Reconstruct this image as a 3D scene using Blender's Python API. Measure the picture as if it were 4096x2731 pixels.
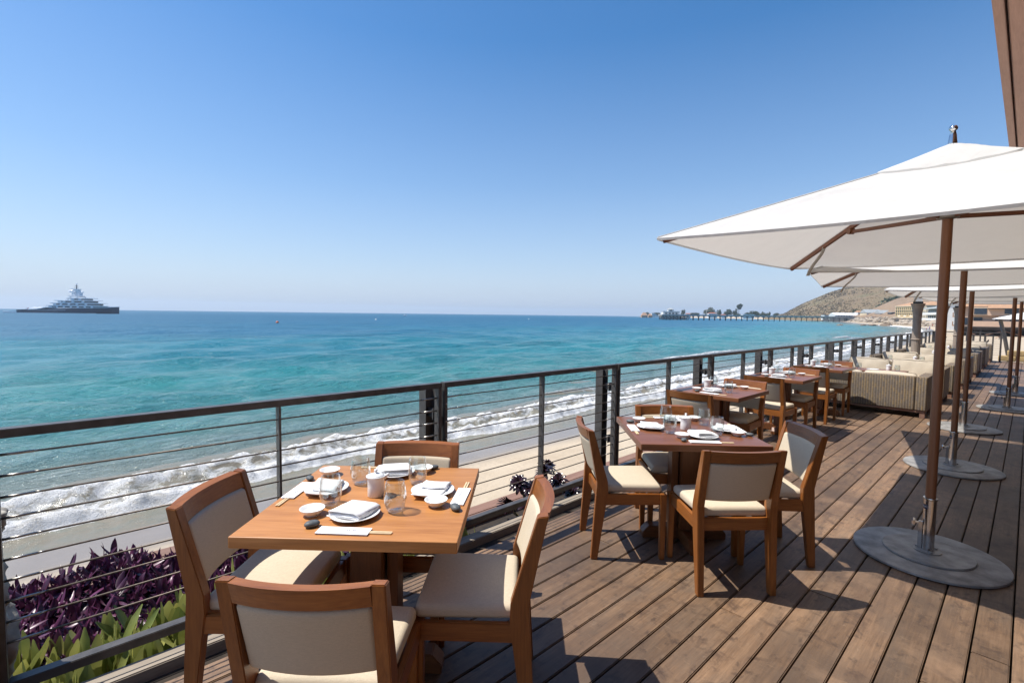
import bpy, bmesh, math, random
import numpy as np
from mathutils import Vector, Matrix

random.seed(7)
for o in list(bpy.data.objects):
    bpy.data.objects.remove(o)
SC = bpy.context.scene
COL = SC.collection
rad = math.radians

# ------------------------------------------------------------------ camera, sky, sun, exposure
YAW, PITCH, ROLL = 0.81947, -0.05601, 0.01222
f = Vector((-math.sin(YAW) * math.cos(PITCH), math.cos(YAW) * math.cos(PITCH), math.sin(PITCH)))
r0 = Vector((math.cos(YAW), math.sin(YAW), 0))
u0 = r0.cross(f)
rr = r0 * math.cos(ROLL) + u0 * math.sin(ROLL)
uu = -r0 * math.sin(ROLL) + u0 * math.cos(ROLL)
cam_d = bpy.data.cameras.new('camera')
cam = bpy.data.objects.new('camera', cam_d)
COL.objects.link(cam)
cam.matrix_world = Matrix(((rr.x, uu.x, -f.x, 0), (rr.y, uu.y, -f.y, 0), (rr.z, uu.z, -f.z, 1.6), (0, 0, 0, 1)))
cam_d.sensor_width = 36
cam_d.lens = 36 * 1931.8 / 4096
cam_d.clip_start = 0.05
cam_d.clip_end = 60000
SC.camera = cam

SUN = Vector((-0.430, -0.378, 1.0)).normalized()       # direction towards the sun
world = bpy.data.worlds.new('World')
SC.world = world
world.use_nodes = True
wn = world.node_tree
for n in list(wn.nodes):
    wn.nodes.remove(n)
sky = wn.nodes.new('ShaderNodeTexSky')
sky.sky_type = 'NISHITA'
sky.sun_disc = False
sky.sun_elevation = math.asin(SUN.z)
sky.sun_rotation = math.atan2(SUN.x, SUN.y)
sky.altitude = 0
sky.air_density = 1.0
sky.dust_density = 0.6
sky.ozone_density = 2.0
bg = wn.nodes.new('ShaderNodeBackground')
bg.inputs['Strength'].default_value = 0.097
wo = wn.nodes.new('ShaderNodeOutputWorld')
tc_ = wn.nodes.new('ShaderNodeTexCoord')
sp_ = wn.nodes.new('ShaderNodeSeparateXYZ')
wn.links.new(tc_.outputs['Generated'], sp_.inputs[0])
hz_ = wn.nodes.new('ShaderNodeValToRGB')                 # thin marine haze, the same all round the horizon
hz_.color_ramp.elements[0].position = 0.0
hz_.color_ramp.elements[0].color = (0.85, 0.85, 0.85, 1)
hz_.color_ramp.elements[1].position = 0.48
hz_.color_ramp.elements[1].color = (0, 0, 0, 1)
e_ = hz_.color_ramp.elements.new(0.10); e_.color = (0.55, 0.55, 0.55, 1)
e_ = hz_.color_ramp.elements.new(0.25); e_.color = (0.24, 0.24, 0.24, 1)
wn.links.new(sp_.outputs[2], hz_.inputs[0])
hs_ = wn.nodes.new('ShaderNodeHueSaturation')
hs_.inputs['Saturation'].default_value = 1.34
hs_.inputs['Value'].default_value = 1.08
wn.links.new(sky.outputs[0], hs_.inputs['Color'])
mx_ = wn.nodes.new('ShaderNodeMixRGB')
wn.links.new(hz_.outputs[0], mx_.inputs[0])
wn.links.new(hs_.outputs[0], mx_.inputs[1])
mx_.inputs[2].default_value = (3.65, 4.35, 5.9, 1)
wn.links.new(mx_.outputs[0], bg.inputs[0])
wn.links.new(bg.outputs[0], wo.inputs[0])

sun_d = bpy.data.lights.new('sun', 'SUN')
sun_d.energy = 4.4
sun_d.angle = rad(0.42)
sun_d.color = (1.0, 0.95, 0.87)
sun_o = bpy.data.objects.new('sun', sun_d)
COL.objects.link(sun_o)
sun_o.rotation_euler = (-SUN).to_track_quat('-Z', 'Y').to_euler()

SC.view_settings.view_transform = 'Standard'
SC.view_settings.look = 'None'
SC.view_settings.exposure = 0.62
SC.view_settings.gamma = 1.0
SC.view_settings.use_curve_mapping = False
SC.render.engine = 'CYCLES'
SC.cycles.use_denoising = True
SC.cycles.max_bounces = 8
SC.cycles.transparent_max_bounces = 16
SC.cycles.caustics_reflective = False
SC.cycles.caustics_refractive = False

# ------------------------------------------------------------------ helpers: materials
class NT:
    def __init__(s, name):
        s.m = bpy.data.materials.new(name)
        s.m.use_nodes = True
        s.t = s.m.node_tree
        for n in list(s.t.nodes):
            s.t.nodes.remove(n)
        s.out = s.t.nodes.new('ShaderNodeOutputMaterial')
    def n(s, typ, props=None, **inp):
        nd = s.t.nodes.new('ShaderNode' + typ)
        for k, v in (props or {}).items():
            setattr(nd, k, v)
        for k, v in inp.items():
            k = k.replace('_', ' ')
            sock = nd.inputs[int(k[1:])] if k[0] == 'i' and k[1:].isdigit() else nd.inputs[k]
            if hasattr(v, 'is_output') or isinstance(v, bpy.types.NodeSocket):
                s.t.links.new(v, sock)
            else:
                if isinstance(v, (tuple, list)) and len(v) == 3 and sock.type == 'RGBA':
                    v = (*v, 1)
                sock.default_value = v
        return nd
    def math(s, op, a, b=0.0, clamp=False):
        nd = s.n('Math', {'operation': op, 'use_clamp': clamp})
        for i, v in enumerate((a, b)):
            if isinstance(v, bpy.types.NodeSocket):
                s.t.links.new(v, nd.inputs[i])
            else:
                nd.inputs[i].default_value = v
        return nd.outputs[0]
    def ramp(s, fac, stops):
        nd = s.n('ValToRGB', Fac=fac)
        e = nd.color_ramp.elements
        while len(e) < len(stops):
            e.new(0.5)
        for el, (p, c) in zip(e, stops):
            el.position = p
            el.color = (*c, 1) if len(c) == 3 else c
        return nd.outputs[0]
    def mix(s, fac, a, b, mode='MIX'):
        nd = s.n('MixRGB', {'blend_type': mode})
        for i, v in enumerate((fac, a, b)):
            if isinstance(v, bpy.types.NodeSocket):
                s.t.links.new(v, nd.inputs[i])
            else:
                nd.inputs[i].default_value = v if i == 0 else (*v, 1)
        return nd.outputs[0]
    def coords(s, scale=(1, 1, 1), rnd=0.0, space='Object'):
        tc = s.n('TexCoord')
        vec = tc.outputs[space]
        if rnd:
            oi = s.n('ObjectInfo')
            k = s.math('MULTIPLY', oi.outputs['Random'], rnd)
            cb = s.n('CombineXYZ', X=k, Y=k, Z=k)
            vec = s.n('VectorMath', {'operation': 'ADD'}, i0=vec, i1=cb.outputs[0]).outputs[0]
        return s.n('Mapping', Vector=vec, Scale=scale).outputs[0]
    def noise(s, vec, scale, detail=5, rough=0.55, dist=0.0):
        return s.n('TexNoise', Vector=vec, Scale=scale, Detail=detail, Roughness=rough, Distortion=dist).outputs['Fac']
    def bump(s, h, strength, dist=0.01, normal=None):
        kw = dict(Height=h, Strength=strength, Distance=dist)
        if normal is not None:
            kw['Normal'] = normal
        return s.n('Bump', **kw).outputs[0]
    def done(s, shader):
        s.t.links.new(shader, s.out.inputs['Surface'])
        return s.m
    def principled(s, **kw):
        return s.n('BsdfPrincipled', **kw).outputs[0]

def flat(name, col, rough=0.6, metal=0.0, var=0.12, nscale=8.0, bump=0.0, bscale=60.0, spec=0.5, rnd=20.0):
    t = NT(name)
    v = t.coords(rnd=rnd)
    nz = t.noise(v, nscale)
    lo = tuple(max(c * (1 - var * 2), 0) for c in col)
    hi = tuple(min(c * (1 + var * 2), 1) for c in col)
    c = t.ramp(nz, [(0.25, lo), (0.5, col), (0.75, hi)])
    kw = dict(Base_Color=c, Roughness=rough, Metallic=metal)
    kw['Specular_IOR_Level'] = spec
    if bump:
        kw['Normal'] = t.bump(t.noise(v, bscale, 4), bump, 0.004)
    return t.done(t.principled(**kw))

def wood(name, axis, dark, mid, light, rough=0.42, scale=9.0, rnd=30.0, bump=0.15, weather=0.0):
    t = NT(name)
    sc = [1.0, 1.0, 1.0]
    sc['xyz'.index(axis)] = 0.07
    v = t.coords(tuple(sc), rnd)
    n1 = t.noise(v, scale * 3.2, 6, 0.6, 0.4)
    n2 = t.noise(v, scale * 16, 4, 0.6)
    n3 = t.noise(t.coords(rnd=rnd), 3.0, 3)
    c = t.ramp(n1, [(0.28, dark), (0.5, mid), (0.72, light)])
    c = t.mix(0.45, c, t.ramp(n2, [(0.3, dark), (0.7, light)]))
    c = t.mix(t.math('MULTIPLY', n3, 0.35), c, mid)
    oi = t.n('ObjectInfo')
    hs = t.n('HueSaturation', Color=c, Value=t.math('ADD', t.math('MULTIPLY', oi.outputs['Random'], 0.3), 0.85))
    return t.done(t.principled(Base_Color=hs.outputs[0], Roughness=rough,
                               Normal=t.bump(n2, bump, 0.002)))

M = {}
# teak of chairs in three grain directions
TD, TM, TL = (0.11, 0.031, 0.006), (0.24, 0.078, 0.015), (0.34, 0.125, 0.028)
for ax in 'xyz':
    M['teak_' + ax] = wood('chair_teak_' + ax, ax, TD, TM, TL, 0.36)
M['top_orange'] = wood('tabletop_teak', 'x', (0.25, 0.092, 0.022), (0.38, 0.160, 0.045), (0.48, 0.22, 0.072), 0.42, 7)
M['edge_orange'] = M['top_orange']
M['top_red'] = wood('tabletop_mahogany', 'x', (0.13, 0.045, 0.018), (0.205, 0.075, 0.031), (0.26, 0.102, 0.046), 0.30, 7)
M['ped'] = wood('pedestal_teak', 'z', (0.08, 0.025, 0.007), (0.155, 0.052, 0.014), (0.22, 0.08, 0.022), 0.45)
M['foot_wood'] = wood('pedestal_foot_teak', 'x', (0.08, 0.025, 0.007), (0.155, 0.052, 0.014), (0.22, 0.08, 0.022), 0.45)
M['timber'] = wood('weathered_timber', 'y', (0.13, 0.065, 0.045), (0.21, 0.115, 0.08), (0.28, 0.165, 0.12), 0.7)
M['greytimber'] = wood('grey_timber', 'y', (0.16, 0.13, 0.10), (0.25, 0.21, 0.165), (0.34, 0.29, 0.23), 0.75)
M['soffit'] = wood('soffit_board', 'y', (0.25, 0.125, 0.08), (0.36, 0.19, 0.125), (0.42, 0.24, 0.165), 0.6)
M['polewood'] = wood('umbrella_pole_wood', 'z', (0.15, 0.058, 0.025), (0.22, 0.090, 0.039), (0.27, 0.115, 0.052), 0.38, 6)
M['ribwood'] = wood('umbrella_rib_wood', 'x', (0.13, 0.045, 0.02), (0.20, 0.075, 0.034), (0.26, 0.10, 0.048), 0.42, 6)

def fabric(name, col, scale=420.0, bump=0.25, var=0.1):
    t = NT(name)
    v = t.coords(rnd=5.0)
    a = t.noise(t.n('Mapping', Vector=v, Scale=(1, 0.12, 1)).outputs[0], scale, 2)
    b = t.noise(t.n('Mapping', Vector=v, Scale=(0.12, 1, 1)).outputs[0], scale, 2)
    w = t.math('MULTIPLY', t.math('ADD', a, b), 0.5)
    big = t.noise(v, 6.0, 4)
    c1 = t.ramp(w, [(0.3, tuple(c * (1 - var * 1.6) for c in col)), (0.7, tuple(min(1, c * (1 + var)) for c in col))])
    c2 = t.mix(t.math('MULTIPLY', t.math('SUBTRACT', big, 0.35, True), 0.7), c1, tuple(c * 0.8 for c in col))
    return t.done(t.principled(Base_Color=c2, Roughness=0.9, Normal=t.bump(w, bump, 0.0015),
                               Specular_IOR_Level=0.2))
M['linen'] = fabric('beige_linen', (0.56, 0.475, 0.355))
M['linen2'] = fabric('cream_cushion_canvas', (0.50, 0.43, 0.335), 200)
M['napkin'] = fabric('white_napkin_cotton', (0.86, 0.86, 0.87), 500, 0.12, 0.02)
M['piping'] = flat('cushion_piping', (0.12, 0.10, 0.08), 0.8)

def canvas_mat():
    t = NT('white_umbrella_canvas')
    v = t.coords(rnd=5)
    n = t.noise(v, 4, 5)
    c = t.ramp(n, [(0.3, (0.74, 0.735, 0.72)), (0.7, (0.82, 0.815, 0.80))])
    wr = t.noise(t.n('Mapping', Vector=v, Scale=(1, 1, 0.4)).outputs[0], 7.0, 4, 0.6, 0.8)
    nrm = t.bump(wr, 0.35, 0.02, t.bump(t.noise(v, 2.2, 3), 0.35, 0.03))
    d = t.n('BsdfDiffuse', Color=c, Roughness=0.6, Normal=nrm).outputs[0]
    tr = t.n('BsdfTranslucent', Color=(0.76, 0.72, 0.66)).outputs[0]
    return t.done(t.n('MixShader', Fac=0.30, i1=d, i2=tr).outputs[0])
M['canvas'] = canvas_mat()

def deck_mat():
    t = NT('deck_plank_wood')
    v = t.coords((1, 0.06, 1), 60.0)
    vo = t.coords((1, 1, 1), 60.0)
    n1 = t.noise(v, 26, 6, 0.62, 0.3)
    n2 = t.noise(v, 130, 4, 0.6)
    c = t.ramp(n1, [(0.25, (0.085, 0.045, 0.023)), (0.5, (0.215, 0.120, 0.060)), (0.75, (0.345, 0.205, 0.108))])
    c = t.mix(0.35, c, t.ramp(n2, [(0.3, (0.070, 0.037, 0.019)), (0.7, (0.36, 0.215, 0.115))]))
    # grey weathering patches, scuffs and dark spill spots
    wz = t.noise(t.n('Mapping', Vector=vo, Scale=(1, 0.45, 1)).outputs[0], 4.5, 6, 0.65)
    c = t.mix(t.ramp(wz, [(0.45, (0, 0, 0)), (0.72, (0.75, 0.75, 0.75))]), c, (0.150, 0.108, 0.076))
    sp = t.noise(t.n('Mapping', Vector=vo, Scale=(1, 0.6, 1)).outputs[0], 21, 5, 0.62, 0.3)
    c = t.mix(t.ramp(sp, [(0.57, (0, 0, 0)), (0.68, (0.75, 0.75, 0.75))]), c, (0.055, 0.033, 0.022))
    lt = t.noise(t.n('Mapping', Vector=vo, Scale=(1.6, 0.5, 1)).outputs[0], 30, 5, 0.7)
    c = t.mix(t.ramp(lt, [(0.60, (0, 0, 0)), (0.80, (0.5, 0.5, 0.5))]), c, (0.42, 0.30, 0.20))
    # broad worn and dirty zones that run across the boards, and fine scratches
    wp = t.n('NewGeometry').outputs['Position']
    zn = t.noise(wp, 0.9, 5, 0.6)
    c = t.mix(t.ramp(zn, [(0.36, (0.8, 0.8, 0.8)), (0.58, (0, 0, 0))]), c, (0.10, 0.062, 0.040))
    st = t.noise(wp, 6.5, 6, 0.68, 0.5)
    c = t.mix(t.ramp(st, [(0.55, (0, 0, 0)), (0.66, (0.7, 0.7, 0.7))]), c, (0.066, 0.038, 0.025))
    wn_ = t.noise(wp, 2.3, 6, 0.66)
    c = t.mix(t.ramp(wn_, [(0.54, (0, 0, 0)), (0.70, (0.55, 0.55, 0.55))]), c, (0.34, 0.205, 0.115))
    sc = t.noise(t.n('Mapping', Vector=wp, Rotation=(0, 0, 0.7), Scale=(1, 14, 1)).outputs[0], 9, 3, 0.6)
    c = t.mix(t.ramp(sc, [(0.64, (0, 0, 0)), (0.70, (0.35, 0.35, 0.35))]), c, (0.36, 0.23, 0.13))
    oi = t.n('ObjectInfo')
    hs = t.n('HueSaturation', Color=c, Saturation=0.93,
             Value=t.math('ADD', t.math('MULTIPLY', oi.outputs['Random'], 0.40), 0.68))
    h = t.math('ADD', t.math('MULTIPLY', n2, 0.7), t.math('MULTIPLY', lt, 0.5))
    ro = t.math('ADD', t.math('MULTIPLY', wz, 0.25), 0.42)
    return t.done(t.principled(Base_Color=hs.outputs[0], Roughness=ro, Normal=t.bump(h, 0.35, 0.003)))
M['deck'] = deck_mat()

M['steel'] = flat('dark_bronze_painted_steel', (0.066, 0.060, 0.056), 0.42, 0.0, 0.2, 14, 0.1)
M['cable'] = flat('brown_steel_cable', (0.13, 0.10, 0.075), 0.45, 0.5, 0.25, 60)
M['fitting'] = flat('cable_fitting_steel', (0.38, 0.36, 0.33), 0.35, 0.9, 0.1)
M['chrome'] = flat('polished_stainless', (0.62, 0.61, 0.60), 0.14, 1.0, 0.05)
M['plate_iron'] = flat('galvanised_base_plate', (0.285, 0.275, 0.26), 0.5, 0.25, 0.25, 9, 0.3, 60)
M['porcelain'] = flat('white_porcelain', (0.80, 0.80, 0.79), 0.12, 0, 0.01)
M['paper'] = flat('white_paper', (0.84, 0.84, 0.86), 0.8, 0, 0.01)
M['ink'] = flat('black_ink', (0.03, 0.03, 0.04), 0.6, 0, 0.05)
M['bamboo'] = flat('pale_chopstick_wood', (0.70, 0.55, 0.34), 0.6, 0, 0.08, 30)
M['stone'] = flat('grey_river_stone', (0.085, 0.095, 0.10), 0.55, 0, 0.22, 40, 0.3, 200)
M['concrete'] = flat('rough_concrete', (0.33, 0.31, 0.27), 0.85, 0, 0.22, 9, 0.6, 40)
M['soil'] = flat('dark_soil', (0.03, 0.022, 0.016), 0.95, 0, 0.3, 12, 0.6, 50)
M['navy'] = flat('navy_sticker', (0.01, 0.012, 0.05), 0.3, 0, 0.03)
M['tan_plastic'] = flat('taupe_cast_heater', (0.27, 0.215, 0.17), 0.5, 0, 0.08)
M['whitepaint'] = flat('white_paint', (0.78, 0.78, 0.77), 0.45, 0, 0.04)
M['blackmetal'] = flat('black_metal', (0.02, 0.02, 0.022), 0.4, 0.2)

def glass_mat():
    t = NT('clear_drinking_glass')
    lw = t.n('LayerWeight', Blend=0.5)
    fac = t.math('ADD', 0.05, t.math('MULTIPLY', t.math('POWER', lw.outputs['Facing'], 2.2), 0.75))
    g = t.n('BsdfGlossy', Color=(1, 1, 1, 1), Roughness=0.02).outputs[0]
    tr = t.n('BsdfTransparent', Color=(0.93, 0.95, 0.945, 1)).outputs[0]
    return t.done(t.n('MixShader', Fac=fac, i1=tr, i2=g).outputs[0])
M['glass'] = glass_mat()

def wicker_mat():
    t = NT('woven_wicker')
    tc = t.n('TexCoord')
    sp = t.n('SeparateXYZ', Vector=tc.outputs['Object'])
    u = t.math('ADD', sp.outputs[0], sp.outputs[1])
    vec = t.n('CombineXYZ', X=sp.outputs[2], Y=u).outputs[0]
    br = t.n('TexBrick', {'offset': 0.5, 'squash': 1.0}, Vector=vec, Color1=(0.40, 0.27, 0.115), Color2=(0.19, 0.155, 0.135),
             Mortar=(0.06, 0.043, 0.03), Scale=1.0, Mortar_Size=0.004, Mortar_Smooth=0.6, Bias=0.0,
             Brick_Width=0.075, Row_Height=0.036)
    rib = t.math('SINE', t.math('MULTIPLY', u, 2 * math.pi / 0.036))
    strand = t.math('SINE', t.math('MULTIPLY', sp.outputs[2], 2 * math.pi / 0.011))
    nz = t.noise(vec, 12, 4)
    c = t.mix(t.math('MULTIPLY', nz, 0.4), br.outputs['Color'], (0.30, 0.22, 0.14))
    c = t.mix(t.math('MULTIPLY', t.math('SUBTRACT', 1.0, t.math('MULTIPLY', t.math('ADD', rib, 1.0), 0.5)), 0.65), c, (0.055, 0.042, 0.032))
    c = t.mix(t.math('MULTIPLY', t.math('ADD', strand, 1.0), 0.18), c, (0.08, 0.06, 0.045))
    h = t.math('ADD', t.math('MULTIPLY', rib, 0.6), t.math('MULTIPLY', strand, 0.35))
    return t.done(t.principled(Base_Color=c, Roughness=0.55, Normal=t.bump(h, 0.7, 0.006)))
M['wicker'] = wicker_mat()

# ------------------------------------------------------------------ helpers: meshes
class MB:
    def __init__(s):
        s.v, s.f = [], []
    def add(s, vs, fs):
        b = len(s.v)
        s.v += [tuple(p) for p in vs]
        s.f += [tuple(i + b for i in q) for q in fs]
        return s
    def box(s, x0, x1, y0, y1, z0, z1):
        return s.add([(x0, y0, z0), (x1, y0, z0), (x1, y1, z0), (x0, y1, z0), (x0, y0, z1), (x1, y0, z1), (x1, y1, z1), (x0, y1, z1)],
                     [(0, 3, 2, 1), (4, 5, 6, 7), (0, 1, 5, 4), (1, 2, 6, 5), (2, 3, 7, 6), (3, 0, 4, 7)])
    def prism(s, poly, axis, a, b):
        """poly: list of 2d points, extruded along axis between a and b"""
        n = len(poly)
        def P(p, t):
            return {'x': (t, p[0], p[1]), 'y': (p[0], t, p[1]), 'z': (p[0], p[1], t)}[axis]
        vs = [P(p, a) for p in poly] + [P(p, b) for p in poly]
        fs = [tuple(range(n))[::-1], tuple(range(n, 2 * n))] + [(i, (i + 1) % n, n + (i + 1) % n, n + i) for i in range(n)]
        return s.add(vs, fs)
    def tube(s, pts, rs, n=8, cap=True):
        pts = [Vector(p) for p in pts]
        if not isinstance(rs, (list, tuple)):
            rs = [rs] * len(pts)
        vs, fs = [], []
        up = Vector((0, 0, 1))
        for i, p in enumerate(pts):
            d = (pts[min(i + 1, len(pts) - 1)] - pts[max(i - 1, 0)]).normalized()
            a = up if abs(d.z) < 0.95 else Vector((1, 0, 0))
            e1 = d.cross(a).normalized()
            e2 = d.cross(e1).normalized()
            for k in range(n):
                t = 2 * math.pi * k / n
                vs.append(p + (e1 * math.cos(t) + e2 * math.sin(t)) * rs[i])
        for i in range(len(pts) - 1):
            for k in range(n):
                k2 = (k + 1) % n
                fs.append((i * n + k, i * n + k2, (i + 1) * n + k2, (i + 1) * n + k))
        if cap:
            fs.append(tuple(range(n)))
            fs.append(tuple(range((len(pts) - 1) * n, len(pts) * n))[::-1])
        return s.add(vs, fs)
    def lathe(s, prof, n=24, sx=1.0, sy=1.0, c=(0, 0, 0)):
        vs, fs = [], []
        for (r, z) in prof:
            for k in range(n):
                t = 2 * math.pi * k / n
                vs.append((c[0] + r * sx * math.cos(t), c[1] + r * sy * math.sin(t), c[2] + z))
        for i in range(len(prof) - 1):
            for k in range(n):
                k2 = (k + 1) % n
                fs.append((i * n + k, i * n + k2, (i + 1) * n + k2, (i + 1) * n + k))
        if prof[0][0] > 1e-6:
            fs.append(tuple(range(n))[::-1])
        if prof[-1][0] > 1e-6:
            fs.append(tuple(range((len(prof) - 1) * n, len(prof) * n)))
        return s.add(vs, fs)
    def strip(s, path, w, th=0.002, axis='y'):
        """sheet folded along path (x,z), extruded +-w/2 along y, with thickness"""
        n = len(path)
        nor = []
        for i in range(n):
            a, b = path[max(i - 1, 0)], path[min(i + 1, n - 1)]
            dx, dz = b[0] - a[0], b[1] - a[1]
            l = math.hypot(dx, dz) or 1
            nor.append((-dz / l * th, dx / l * th))
        vs = []
        for yy in (-w / 2, w / 2):
            vs += [(p[0], yy, p[1]) for p in path]
            vs += [(p[0] + q[0], yy, p[1] + q[1]) for p, q in zip(path, nor)]
        fs = []
        A, B, C, D = 0, n, 2 * n, 3 * n
        for i in range(n - 1):
            fs += [(A + i, A + i + 1, C + i + 1, C + i), (B + i, D + i, D + i + 1, B + i + 1),
                   (A + i, B + i, B + i + 1, A + i + 1), (C + i, C + i + 1, D + i + 1, D + i)]
        fs += [(A, C, D, B), (A + n - 1, B + n - 1, D + n - 1, C + n - 1)]
        return s.add(vs, fs)
    def xf(s, m, start=0):
        for i in range(start, len(s.v)):
            s.v[i] = tuple(m @ Vector(s.v[i]))
        return s
    def mesh(s, name, mat, smooth=False, bevel=0.0, seg=2, fn=None):
        me = bpy.data.meshes.new(name)
        v = [fn(*p) for p in s.v] if fn else s.v
        me.from_pydata(v, [], s.f)
        bm = bmesh.new()
        bm.from_mesh(me)
        bmesh.ops.recalc_face_normals(bm, faces=bm.faces)
        if bevel:
            bmesh.ops.bevel(bm, geom=[e for e in bm.edges if len(e.link_faces) == 2 and e.calc_face_angle(0) > 0.5],
                            offset=bevel, segments=seg, affect='EDGES', clamp_overlap=True)
        bm.to_mesh(me)
        bm.free()
        me.materials.append(M[mat] if isinstance(mat, str) else mat)
        if smooth:
            me.polygons.foreach_set('use_smooth', [True] * len(me.polygons))
            if smooth == 'auto':
                me.set_sharp_from_angle(angle=rad(40))
        return me

def rbox(hx, hy, hz, r, n=8, fn=None):
    """rounded box as MB, half extents, optional deform fn(x,y,z)"""
    mb = MB()
    idx = {}
    h = (hx, hy, hz)
    def put(p):
        key = tuple(round(c, 6) for c in p)
        if key in idx:
            return idx[key]
        q = Vector([c * e for c, e in zip(p, h)])
        inner = Vector([max(-(e - min(r, e)), min(e - min(r, e), c)) for c, e in zip(q, h)])
        d = q - inner
        if d.length > 1e-9:
            q = inner + d.normalized() * r
            q = Vector([max(-e, min(e, c)) for c, e in zip(q, h)])
        if fn:
            q = Vector(fn(*q))
        idx[key] = len(mb.v)
        mb.v.append(tuple(q))
        return idx[key]
    # non uniform steps so that the rounded rim gets vertices
    def steps(e):
        k = min(r / e, 0.49)
        a = [-1, -1 + k * 0.3, -1 + k * 0.65, -1 + k]
        m = [(-1 + k) + (2 - 2 * k) * i / n for i in range(1, n)]
        return a + m + [1 - k, 1 - k * 0.65, 1 - k * 0.3, 1]
    S = [steps(e) for e in h]
    for ax in range(3):
        a, b = [(1, 2), (2, 0), (0, 1)][ax]
        for sg in (-1, 1):
            for i in range(len(S[a]) - 1):
                for j in range(len(S[b]) - 1):
                    q = []
                    for (ii, jj) in ((i, j), (i + 1, j), (i + 1, j + 1), (i, j + 1)):
                        p = [0, 0, 0]
                        p[ax] = sg
                        p[a] = S[a][ii]
                        p[b] = S[b][jj]
                        q.append(put(p))
                    mb.f.append(tuple(q if sg > 0 else q[::-1]))
    return mb

def link(name, data, parent=None, loc=(0, 0, 0), rot=(0, 0, 0), scale=(1, 1, 1)):
    o = bpy.data.objects.new(name, data)
    COL.objects.link(o)
    o.location = loc
    o.rotation_euler = rot
    o.scale = scale if isinstance(scale, (tuple, list)) else (scale,) * 3
    if parent:
        o.parent = parent
    return o

def tag(o, label=None, cat=None, group=None, kind=None):
    if label: o['label'] = label
    if cat: o['category'] = cat
    if group: o['group'] = group
    if kind: o['kind'] = kind
    return o

def thing(name, label, cat, parts, loc=(0, 0, 0), rz=0.0, group=None, scale=1.0, rot=None):
    """parts: list of (name, mesh[, loc[, rot[, subparts]]]); an Empty at the base parents them"""
    e = link(name, None, None, loc, rot or (0, 0, rz), scale)
    e.empty_display_size = 0.1
    tag(e, label, cat, group)
    addparts(e, parts)
    return e

def addparts(e, parts):
    for p in parts:
        o = link(p[0], p[1], e, p[2] if len(p) > 2 and p[2] else (0, 0, 0), p[3] if len(p) > 3 and p[3] else (0, 0, 0))
        if len(p) > 4:
            addparts(o, p[4])

def one(name, me, label, cat, loc=(0, 0, 0), rz=0.0, group=None, scale=1.0, rot=None):
    return tag(link(name, me, None, loc, rot or (0, 0, rz), scale), label, cat, group)

def vnoise(x, y, seed=0.0):
    xi, yi = np.floor(x), np.floor(y)
    fx, fy = x - xi, y - yi
    fx, fy = fx * fx * (3 - 2 * fx), fy * fy * (3 - 2 * fy)
    def h(a, b):
        s = np.sin(a * 127.1 + b * 311.7 + seed * 74.7) * 43758.5453
        return s - np.floor(s)
    return (h(xi, yi) * (1 - fx) + h(xi + 1, yi) * fx) * (1 - fy) + (h(xi, yi + 1) * (1 - fx) + h(xi + 1, yi + 1) * fx) * fy

def fbm(x, y, seed=0.0, octv=5):
    t, a, s = 0.0, 0.5, 1.0
    for k in range(octv):
        t = t + a * vnoise(x * s, y * s, seed + k * 3.1)
        a *= 0.5
        s *= 2.03
    return t

def sstep(a, b, x):
    t = np.clip((x - a) / (b - a), 0, 1)
    return t * t * (3 - 2 * t)

def gridmesh(name, X, Y, Z, mat, attrs=None, smooth=True):
    nx, ny = X.shape
    me = bpy.data.meshes.new(name)
    co = np.stack([X, Y, Z], -1).reshape(-1, 3)
    i = np.arange(nx * ny).reshape(nx, ny)
    q = np.stack([i[:-1, :-1], i[1:, :-1], i[1:, 1:], i[:-1, 1:]], -1).reshape(-1, 4)
    me.vertices.add(len(co))
    me.vertices.foreach_set('co', co.astype(np.float32).ravel())
    me.loops.add(q.size)
    me.loops.foreach_set('vertex_index', q.astype(np.int32).ravel())
    me.polygons.add(len(q))
    me.polygons.foreach_set('loop_start', np.arange(0, q.size, 4, dtype=np.int32))
    me.polygons.foreach_set('loop_total', np.full(len(q), 4, dtype=np.int32))
    me.update(calc_edges=True)
    me.validate()
    if smooth:
        me.polygons.foreach_set('use_smooth', [True] * len(q))
    for k, a in (attrs or {}).items():
        at = me.attributes.new(k, 'FLOAT', 'POINT')
        at.data.foreach_set('value', a.astype(np.float32).ravel())
    me.materials.append(M[mat])
    return me

# ------------------------------------------------------------------ the sea, the beach, the surf
SEA = -3.0
SHORE = np.array([(-13.9, -400), (-13.9, -40), (-13.9, 0), (-14.0, 20), (-15.2, 60), (-19, 130), (-25, 222), (-37, 314), (-52, 372), (-74, 432),
                  (-95, 490), (-122, 580), (-150, 680), (-190, 800), (-235, 900), (-340, 1090), (-493, 1317), (-760, 1560), (-1000, 1800), (-1340, 2110)], float)

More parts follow.
